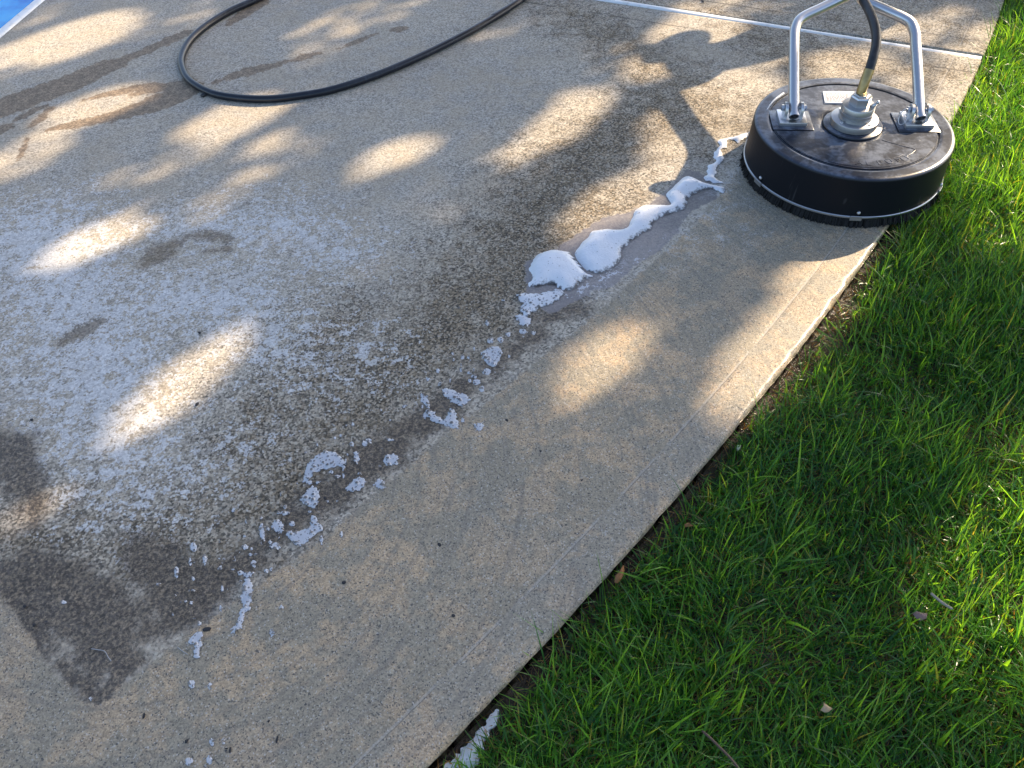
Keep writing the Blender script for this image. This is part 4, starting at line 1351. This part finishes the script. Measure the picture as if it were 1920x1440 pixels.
for row in range(7):
    v = 0.20 + 0.11 * row
    u_ = 0.06
    while u_ < 0.9:
        w_ = random.uniform(0.03, 0.09)
        def q_(uu, vv): return q[0].lerp(q[1], uu).lerp(q[3].lerp(q[2], uu), vv)
        cs = [q_(u_, v), q_(u_ + w_, v), q_(u_ + w_, v + 0.05), q_(u_, v + 0.05)]
        bm.faces.new([bm.verts.new((p.x, p.y, ZT + 0.0008)) for p in cs])
        u_ += w_ + 0.02
bm_obj('label_print', bm, M_PRI, lab, smooth=False)
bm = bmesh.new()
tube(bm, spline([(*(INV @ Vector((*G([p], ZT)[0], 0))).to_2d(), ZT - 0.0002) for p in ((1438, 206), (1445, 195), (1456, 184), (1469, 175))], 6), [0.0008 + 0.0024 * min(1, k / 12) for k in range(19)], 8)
bm_obj('sun_sliver', bm, M_LAB, root)

# ------------------------------------------------------------------ pressure hose on the slab
t = NT('hose_rubber')
c = t.coord()
n1 = t.noise(c, 25, 5, 0.65)
n2 = t.noise(c, 160, 3)
t.P(Base_Color=t.mix(t.smooth(t.add(n1, t.mul(t.sub(n2, 0.5), 0.4)), 0.5, 0.72), (0.006, 0.009, 0.016), (0.026, 0.031, 0.042)), Roughness=0.30, Specular_IOR_Level=0.5)
t.bump(n2, 0.1, 0.002)
HR = 0.0128
hpx = [(560, -38), (520, -20), (472, 3), (430, 22), (388, 48), (357, 76), (341, 106), (343, 130), (358, 153), (395, 174), (440, 183), (500, 186), (560, 180), (620, 169), (690, 147), (760, 119), (830, 86), (900, 49), (950, 18), (985, -6), (1040, -50)]
hg = G(hpx, HR)
hg = np.concatenate([[(-1.4, 4.6), (-1.1, 4.2)], hg, [(0.35, 4.3), (0.75, 4.75)]])
ho = empty('pressure_hose', (float(hg[9, 0]), float(hg[9, 1]), 0))
tag(ho, 'dark blue-black pressure washer hose looping across the dry concrete', 'hose')
bm = bmesh.new()
tube(bm, [Vector(p) - Vector((hg[9, 0], hg[9, 1], 0)) for p in spline([(x, y, HR + 0.0005) for x, y in hg], 8)], HR, 20)
bm_obj('hose_line', bm, t.m, ho)
bm = bmesh.new()
pa, pb = G([(926, 33)], HR)[0], G([(950, 18.5)], HR)[0]
tube(bm, [(pa[0] - hg[9, 0], pa[1] - hg[9, 1], HR + 0.0005), (pb[0] - hg[9, 0], pb[1] - hg[9, 1], HR + 0.0005)], HR * 1.13, 20)
bm_obj('splice_sleeve', bm, t.m, ho, auto=40)
bm = bmesh.new()
pa, pb = G([(392, 171)], 0.008)[0], G([(379, 181)], 0.005)[0]
tube(bm, [(pa[0] - hg[9, 0], pa[1] - hg[9, 1], 0.010), (pb[0] - hg[9, 0], pb[1] - hg[9, 1], 0.006)], [0.006, 0.007], 10)
bm_obj('tie_end', bm, M_RUBBER, ho)

# ------------------------------------------------------------------ small litter
t = NT('dark_leaf_bit')
c = t.coord()
t.P(Base_Color=t.mix(t.noise(c, 90, 3), (0.010, 0.011, 0.014), (0.035, 0.033, 0.034)), Roughness=0.7)
M_BIT = t.m
bits = [(370, 758, 9, 5, 50), (60, 788, 6, 4, 10), (374, 624, 6, 4, 0), (388, 1180, 13, 8, 15), (270, 1343, 12, 4, 70), (520, 1387, 13, 3.5, 75), (432, 1407, 11, 3.5, 80), (47, 1137, 7, 5, 10), (65, 1172, 7, 6, 40), (1091, 901, 7, 6, 0), (1146, 905, 8, 3, -5),
        (1014, 847, 5, 8, -60), (1188, 824, 9, 3, -25), (645, 1093, 8, 7, 10), (824, 1022, 7, 8, 30), (850, 1155, 7, 6, 0), (950, 789, 6, 5, -30), (1318, 2, 8, 4, -40), (1062, 985, 7, 3, -5), (1222, 925, 6, 3, -30),
        (504, 1353, 6, 3, 60), (610, 935, 5, 6, 50), (425, 1404, 5, 3, 0), (960, 1297, 3, 3, 0), (350, 1390, 8, 5, 40)]
for x_, y_, a_, b_, ang in bits:
    k = 7
    ca, sa = math.cos(R_(ang)), math.sin(R_(ang))
    pl = []
    for q in range(k):
        th = q * 2 * math.pi / k
        r = rng.uniform(0.7, 1.15)
        dx, dy = a_ * 0.6 * math.cos(th) * r, b_ * 0.55 * math.sin(th) * r
        pl.append((x_ + dx * ca + dy * sa, y_ - dx * sa + dy * ca))
    g = G(pl)
    bm = bmesh.new()
    cen = g.mean(0)
    T = [bm.verts.new((p[0], p[1], 0.0016 + rng.uniform(0, 0.0008))) for p in g]
    B = [bm.verts.new((p[0], p[1], 0.0003)) for p in g]
    ct = bm.verts.new((cen[0], cen[1], 0.0030))
    for q in range(k):
        bm.faces.new((T[q], T[(q + 1) % k], ct))
        bm.faces.new((B[q], B[(q + 1) % k], T[(q + 1) % k], T[q]))
    bmesh.ops.recalc_face_normals(bm, faces=bm.faces)
    tag(bm_obj('debris_chip', bm, M_BIT, smooth=False), 'dark chip of leaf debris lying on the concrete' if (x_, y_) != (388, 1180) else 'round dark pebble beside the foam patch with the long tail', 'debris', 'dark debris chips on the slab' if (x_, y_) != (388, 1180) else None)

t = NT('pale_stem')
t.P(Base_Color=(0.28, 0.28, 0.28), Roughness=0.6)
M_STEM = t.m
for pts, lab in (([(172, 1217), (185, 1219), (197, 1222), (203, 1232), (209, 1240)], 'bent pale stem lying on the dark damp concrete'),
                 ([(333, 1214), (342, 1221), (353, 1228)], 'short straight pale stem next to the foam patch with the tail')):
    bm = bmesh.new()
    tube(bm, spline([(x, y, 0.0016) for x, y in G(pts)], 4), 0.0009, 8)
    tag(bm_obj('plant_stem', bm, M_STEM), lab, 'stem')


def leaf_obj(name, pts, z, mat, label, cat='leaf', arch=0.006, under=0.0):
    g = G(pts, z)
    cen = g.mean(0)
    bm = bmesh.new()
    k = len(g)
    zz_ = [z + arch * math.sin(q * 2.3) * 0.6 for q in range(k)]
    T = [bm.verts.new((p[0], p[1], zz_[q])) for q, p in enumerate(g)]
    B = [bm.verts.new((p[0], p[1], zz_[q] - 0.0007)) for q, p in enumerate(g)]
    ct = bm.verts.new((cen[0], cen[1], z + arch)); cb = bm.verts.new((cen[0], cen[1], z + arch - 0.0007))
    for q in range(k):
        q2 = (q + 1) % k
        bm.faces.new((T[q], T[q2], ct)); bm.faces.new((B[q2], B[q], cb)); bm.faces.new((B[q], B[q2], T[q2], T[q]))
    bmesh.ops.recalc_face_normals(bm, faces=bm.faces)
    return tag(bm_obj(name, bm, mat), label, cat)


def leaf_mat(name, a, b):
    t = NT(name)
    c = t.coord()
    t.P(Base_Color=t.mix(t.noise(c, 70, 4), a, b), Roughness=0.6)
    return t.m


ML1 = leaf_mat('orange_dry_leaf', (0.20, 0.075, 0.02), (0.34, 0.15, 0.045))
ML2 = leaf_mat('tan_dry_leaf', (0.30, 0.20, 0.11), (0.46, 0.34, 0.2))
ML3 = leaf_mat('mauve_dry_leaf', (0.14, 0.085, 0.075), (0.22, 0.14, 0.12))
ML4 = leaf_mat('cream_seed', (0.42, 0.40, 0.26), (0.6, 0.58, 0.42))
leaf_obj('dry_leaf', [(1152, 1092), (1154, 1080), (1160, 1072), (1166, 1064), (1169, 1060), (1171, 1068), (1169, 1078), (1165, 1086), (1158, 1093)], -0.005, ML1, 'orange dry leaf standing in the gap at the slab edge')
leaf_obj('dry_leaf', [(1283, 983), (1290, 981), (1298, 982), (1300, 987), (1292, 988), (1284, 987)], 0.0, ML1, 'small orange leaf scrap lying in the grass near the slab edge')
leaf_obj('dry_leaf', [(1538, 1331), (1543, 1325), (1546, 1316), (1552, 1324), (1561, 1329), (1554, 1334), (1545, 1337)], 0.03, ML2, 'curled tan leaf in the grass far from the slab')
leaf_obj('dry_leaf', [(1711, 1150), (1718, 1147), (1730, 1147), (1738, 1151), (1737, 1160), (1726, 1163), (1716, 1160)], 0.02, ML3, 'mauve brown leaf half sunk in the grass below the pale stick')
leaf_obj('acorn_seed', [(1381, 841), (1382, 836), (1386, 833), (1389, 836), (1388, 841), (1384, 844)], -0.01, ML4, 'small cream seed in the dark soil gap at the slab edge', 'seed', 0.008)
bm = bmesh.new()
tube(bm, spline([(x, y, 0.028) for x, y in G([(1745, 1112), (1752, 1118), (1764, 1128), (1774, 1135), (1786, 1142)], 0.028)], 4), [0.0012] + [0.0024] * 15 + [0.0018], 10)
tag(bm_obj('dead_stick', bm, leaf_mat('bleached_stick', (0.20, 0.17, 0.13), (0.34, 0.30, 0.24))), 'pale bleached stick lying on the shaded grass', 'stick')
bm = bmesh.new()
tube(bm, spline([(x, y, 0.03) for x, y in G([(1316, 1370), (1332, 1384), (1350, 1402), (1368, 1420), (1384, 1440), (1396, 1460)], 0.03)], 4), [0.0012] + [0.0022] * 20, 8)
tag(bm_obj('twig', bm, leaf_mat('brown_twig', (0.06, 0.035, 0.022), (0.12, 0.07, 0.045))), 'thin brown twig lying in the long grass', 'twig')

# ------------------------------------------------------------------ operator holding the handle (stands beyond the frame, throws the shadow)
def cloth(name, col):
    t = NT(name)
    c = t.coord()
    t.P(Base_Color=t.mix(t.noise(c, 40, 4), col, tuple(v * 0.7 for v in col)), Roughness=0.85)
    return t.m


t = NT('skin'); t.P(Base_Color=(0.45, 0.27, 0.19), Roughness=0.5); M_SKIN = t.m


def skin_mesh(name, joints, edges, mat, parent, root_i=0, sub=2):
    me = bpy.data.meshes.new(name)
    me.from_pydata([j[:3] for j in joints], edges, [])
    o = bpy.data.objects.new(name, me)
    COL.objects.link(o)
    m1 = o.modifiers.new('skin', 'SKIN')
    m1.use_smooth_shade = True
    m2 = o.modifiers.new('sub', 'SUBSURF'); m2.levels = sub; m2.render_levels = sub
    sk = me.skin_vertices[0].data
    for i, j in enumerate(joints):
        r = j[3]
        sk[i].radius = r if isinstance(r, tuple) else (r, r)
        sk[i].use_root = (i == root_i)
    dg = bpy.context.evaluated_depsgraph_get()
    me2 = bpy.data.meshes.new_from_object(o.evaluated_get(dg))
    bpy.data.objects.remove(o); bpy.data.meshes.remove(me)
    return link(name, me2, mat, parent)


person = empty('person', (2.5, 4.05, 0))
tag(person, 'person in a dark shirt bending over the cleaner handle', 'person')
pinv = Vector((2.5, 4.05, 0))


def pj(x, y, z, r): return (x - pinv.x, y - pinv.y, z, r)


hipL, hipR = (2.44, 4.10), (2.56, 3.95)
J = [pj(2.57, 3.84, 0.88, 0.115),       # 0 pelvis
     pj(2.43, 3.75, 0.98, 0.10),      # 1 waist
     pj(2.26, 3.69, 1.05, 0.10),      # 2 chest
     pj(2.17, 3.74, 1.06, 0.06),       # 3 neck base
     pj(2.20, 3.83, 1.10, 0.048),     # 4 neck
     pj(2.25, 3.95, 1.14, 0.078),     # 5 head
     pj(2.27, 3.95, 1.18, 0.062),      # 6 crown
     pj(2.06, 3.70, 1.01, 0.055),      # 7 shoulder near
     pj(1.90, 3.40, 0.87, 0.042),      # 8 elbow
     pj(1.66, 3.26, 0.815, 0.028),     # 9 wrist
     pj(1.62, 3.21, 0.82, 0.03),       # 10 palm
     pj(2.28, 3.77, 1.06, 0.05),      # 11 shoulder far
     pj(2.50, 3.93, 0.98, 0.042),      # 12 elbow far
     pj(2.56, 3.84, 0.90, 0.03),       # 13 wrist far
     pj(2.54, 3.92, 0.84, 0.085),      # 14 hip
     pj(2.45, 3.96, 0.47, 0.058),      # 15 knee
     pj(2.52, 4.02, 0.09, 0.04),       # 16 ankle
     pj(2.40, 3.94, 0.04, 0.035),      # 17 toe
     pj(2.62, 3.77, 0.84, 0.085),      # 18
     pj(2.64, 3.73, 0.47, 0.058),      # 19
     pj(2.80, 3.79, 0.09, 0.04),       # 20
     pj(2.69, 3.71, 0.04, 0.035)]      # 21
E_ = [(0, 1), (1, 2), (2, 3), (3, 4), (4, 5), (5, 6), (2, 7), (7, 8), (8, 9), (9, 10), (2, 11), (11, 12), (12, 13), (0, 14), (14, 15), (15, 16), (16, 17), (0, 18), (18, 19), (19, 20), (20, 21)]
fd = Vector((-0.5, -0.55, -0.6)).normalized()
for q in range(4):     # four fingers closing round the bar, each its own chain
    b = 10
    i0 = len(J)
    ox, oy = -0.018 + 0.012 * q, 0.010 - 0.012 * q
    px_, py_, pz_ = 1.62 + ox, 3.21 + oy, 0.82
    J += [pj(px_ - 0.03, py_ - 0.02, pz_ + 0.025, 0.010), pj(px_ - 0.06, py_ - 0.045, pz_ + 0.01, 0.0095), pj(px_ - 0.055, py_ - 0.04, pz_ - 0.02, 0.0085)]
    E_ += [(b, i0), (i0, i0 + 1), (i0 + 1, i0 + 2)]
i0 = len(J)
J += [pj(1.655, 3.20, 0.80, 0.011), pj(1.64, 3.17, 0.79, 0.010)]
E_ += [(9, i0), (i0, i0 + 1)]
skin_mesh('body', J, E_, M_SKIN, person)


def jr(i, k, f=1.0):
    j = J[i]
    return (j[0], j[1], j[2], j[3] * f + k)


skin_mesh('shirt', [jr(0, 0.012), jr(1, 0.014), jr(2, 0.014), jr(3, 0.01), jr(7, 0.016), (*(Vector(J[7][:3]).lerp(Vector(J[8][:3]), 0.8)), 0.056), jr(11, 0.016), (*(Vector(J[11][:3]).lerp(Vector(J[12][:3]), 0.8)), 0.056)],
          [(0, 1), (1, 2), (2, 3), (2, 4), (4, 5), (2, 6), (6, 7)], cloth('navy_shirt', (0.04, 0.05, 0.09)), person)
skin_mesh('trousers', [jr(0, 0.016), jr(14, 0.014), jr(15, 0.016), jr(16, 0.02), jr(18, 0.014), jr(19, 0.016), jr(20, 0.02)], [(0, 1), (1, 2), (2, 3), (0, 4), (4, 5), (5, 6)], cloth('grey_trousers', (0.12, 0.115, 0.10)), person)
skin_mesh('cap', [(J[6][0], J[6][1], J[6][2] - 0.02, 0.076), (J[6][0], J[6][1], J[6][2] + 0.005, 0.05), (J[6][0] - 0.055, J[6][1] - 0.07, J[6][2] - 0.03, (0.04, 0.012))], [(0, 1), (0, 2)], cloth('cap_cloth', (0.05, 0.05, 0.055)), person)
for s_ in (17, 21):
    b_ = s_ - 1
    skin_mesh('shoe', [(J[b_][0] + 0.02, J[b_][1] + 0.02, 0.045, 0.045), (J[s_][0], J[s_][1], 0.045, 0.044), (J[s_][0] - 0.05, J[s_][1] - 0.035, 0.035, 0.034)], [(0, 1), (1, 2)], cloth('shoe_leather', (0.06, 0.05, 0.04)), person)

# ------------------------------------------------------------------ tree whose crown dapples the light
# sun flecks as they lie on the ground: centre, half length, half width, slope, strength (traced)
flecks = [(130, 75, 125, 30, 16, 1), (30, 110, 90, 25, 16, 0.8), (185, 200, 92, 24, 18, 1), (45, 292, 90, 28, 20, 0.9), (430, 225, 95, 28, 20, 1), (345, 300, 70, 22, 20, 0.8), (540, 263, 40, 18, 18, 0.8), (250, 330, 60, 16, 20, 0.6), (180, 450, 104, 27, 24, 1), (430, 370, 70, 24, 24, 0.7),
          (345, 715, 136, 38, 38, 1), (738, 292, 72, 25, 20, 0.95), (1060, 225, 88, 34, 32, 1), (1225, 124, 52, 22, 10, 1), (1308, 58, 80, 34, 12, 1), (1335, 205, 110, 66, 30, 1), (1390, 190, 80, 50, 20, 0.9), (1280, 290, 70, 32, 30, 0.95), (1165, 372, 110, 38, 28, 1), (1230, 330, 60, 26, 28, 0.9), (1090, 430, 60, 30, 25, 0.6), (1110, 690, 80, 50, 30, 1),
          (1485, 620, 165, 62, 47, 1), (1560, 530, 110, 60, 30, 1), (1585, 120, 70, 30, 5, 1), (1455, 95, 50, 26, 10, 0.8), (1690, 150, 48, 34, 0, 0.9), (1760, 60, 110, 36, 5, 0.85), (1640, 20, 60, 16, 5, 0.9), (1330, 5, 70, 14, 8, 0.9), (1430, 20, 50, 12, 8, 0.6), (300, 30, 60, 14, 15, 0.3),
          (650, 30, 90, 16, 15, 0.5), (590, 105, 50, 14, 15, 0.6), (560, 178, 60, 14, 8, 0.5), (1890, 190, 130, 150, 40, 1), (2000, 250, 150, 180, 40, 1), (1800, 320, 70, 70, 40, 0.7), (1990, 1040, 190, 150, 90, 1), (2100, 1000, 250, 200, 90, 1), (1880, 1050, 150, 110, 80, 1), (1800, 1080, 60, 60, 70, 0.75), (1420, 930, 50, 60, 40, 0.35), (1330, 1130, 70, 60, 30, 0.3), (1560, 700, 60, 50, 40, 0.45), (1880, 780, 50, 60, 40, 0.5),
          (60, 945, 80, 40, 20, 0.45), (950, 60, 60, 14, 15, 0.3), (660, 40, 110, 22, 15, 0.6), (300, 40, 90, 24, 14, 0.5), (60, 20, 60, 20, 15, 0.5), (450, 330, 150, 40, 22, 0.45), (1100, 120, 80, 30, 20, 0.35), (1140, 700, 120, 70, 30, 0.5), (1400, 690, 90, 50, 46, 0.8), (1210, 640, 60, 26, 30, 0.7), (900, 330, 120, 40, 25, 0.3), (1150, 145, 40, 16, 20, 0.35), (1740, 1220, 60, 50, 30, 0.3)]
FC, FM, FS = [], [], []
for (x_, y_, a_, b_, an, st) in flecks:
    c_, s_ = math.cos(R_(an)), math.sin(R_(an))
    g = G([(x_, y_), (x_ + a_ * c_, y_ - a_ * s_), (x_ + b_ * s_, y_ + b_ * c_)])
    FC.append(g[0]); FM.append(np.linalg.inv(np.stack([g[1] - g[0], g[2] - g[0]], 1))); FS.append(st)
# on the machine itself: its shadow on the ground has the same outline as its deck
SH = np.array([1.0049, 1.9565]) - ZT / math.tan(SUN_EL) * np.array([math.sin(SUN_AZ), math.cos(SUN_AZ)])
for (dx, dy, a_, b_, an, st) in ((0.08, 0.01, 0.16, 0.19, 0, 1), (0.02, 0.17, 0.20, 0.085, -10, 1), (0.06, -0.14, 0.10, 0.07, 10, 1), (0.2, -0.05, 0.1, 0.12, 0, 0.9), (-0.02, 0.03, 0.09, 0.07, 0, 0.9), (-0.12, -0.10, 0.06, 0.05, 0, 0.5)):
    c_, s_ = math.cos(R_(an)), math.sin(R_(an))
    FC.append(SH + [dx, dy]); FM.append(np.linalg.inv(np.array([[a_ * c_, -b_ * s_], [a_ * s_, b_ * c_]]))); FS.append(st)


def openness(P):
    v = np.zeros(len(P))
    for c_, m_, s_ in zip(FC, FM, FS):
        r = np.hypot(*((P - c_) @ m_.T).T)
        v = np.maximum(v, s_ * np.clip((1.40 - r) / 0.30, 0, 1))
    return v


n = 90000
TG = np.stack([rng.uniform(-3.1, 3.4, n), rng.uniform(-0.6, 4.9, n)], 1)
op = openness(TG)
outside = (frame_over(TG) > 0.15) | (TG[:, 1] > 4.4)
op = np.where(outside, np.maximum(op, np.clip(smooth_noise(TG, 5, 77) * 1.5, 0, 1)), op)
keep = rng.random(n) > np.where(op > 0.9, 1.0, op ** 0.5)
TG = TG[keep]
n = len(TG)
s = rng.uniform(6.6, 8.6, n)
base = np.concatenate([TG, np.zeros((n, 1))], 1) + s[:, None] * np.array(SUNV)[None]
# leaves: pointed ovals of six corners, mostly turned to the light
d1 = rng.normal(0, 1, (n, 3)); nr = np.array(SUNV)[None] + 0.55 * rng.normal(0, 1, (n, 3))
nr /= np.linalg.norm(nr, axis=1)[:, None]
d1 -= nr * (d1 * nr).sum(1)[:, None]; d1 /= np.linalg.norm(d1, axis=1)[:, None]
d2 = np.cross(nr, d1)
ln_ = rng.uniform(0.028, 0.046, n)[:, None]; wd_ = ln_ * 0.55
V = np.stack([base - d1 * ln_, base - d1 * ln_ * 0.3 + d2 * wd_, base + d1 * ln_ * 0.4 + d2 * wd_ * 0.8, base + d1 * ln_, base + d1 * ln_ * 0.4 - d2 * wd_ * 0.8, base - d1 * ln_ * 0.3 - d2 * wd_], 1)
me = mesh_np('crown', V.reshape(-1, 3), [np.arange(n * 6).reshape(n, 6)])
t = NT('tree_leaf')
t.P(Base_Color=(0.05, 0.10, 0.025), Roughness=0.5)
tree_base = Vector((10.6, 2.6, 0))
tree = empty('shade_tree', tree_base)
tag(tree, 'leafy shade tree on the lawn whose crown dapples the patio with light', 'tree')
cr_o = link('crown', me, t.m, None, smooth=False)
cr_o.parent = tree
cr_o.matrix_parent_inverse = Matrix.Translation(-tree_base)
t = NT('bark')
c = t.coord()
t.P(Base_Color=t.mix(t.noise(t.mapping(c, (8, 8, 1.5)), 4, 5), (0.05, 0.04, 0.03), (0.16, 0.13, 0.10)), Roughness=0.9)
bm = bmesh.new()
trunk_top = Vector((-0.5, -0.3, 4.2))
tube(bm, spline([(0, 0, -0.3), (0.05, 0.02, 1.2), (-0.1, -0.1, 2.8), tuple(trunk_top), (-0.9, -0.6, 5.4)], 6), [0.26 - 0.17 * k / 24 for k in range(25)], 14)
r2 = random.Random(3)
for k in range(9):
    # limbs run above the crown so that no thick shadow falls on the patio
    a = r2.uniform(0, 6.28)
    p0 = Vector((-0.3, -0.2, 3.2 + 0.22 * k))
    p1 = p0 + Vector((math.cos(a) * 0.9, math.sin(a) * 0.9, 0.8))
    p2 = p1 + Vector((math.cos(a) * 0.9 - 0.2, math.sin(a) * 0.9, 0.5))
    tube(bm, spline([tuple(p0), tuple(p1), tuple(p2)], 5), [0.075 - 0.006 * q for q in range(11)], 8)
bm_obj('trunk', bm, t.m, tree)
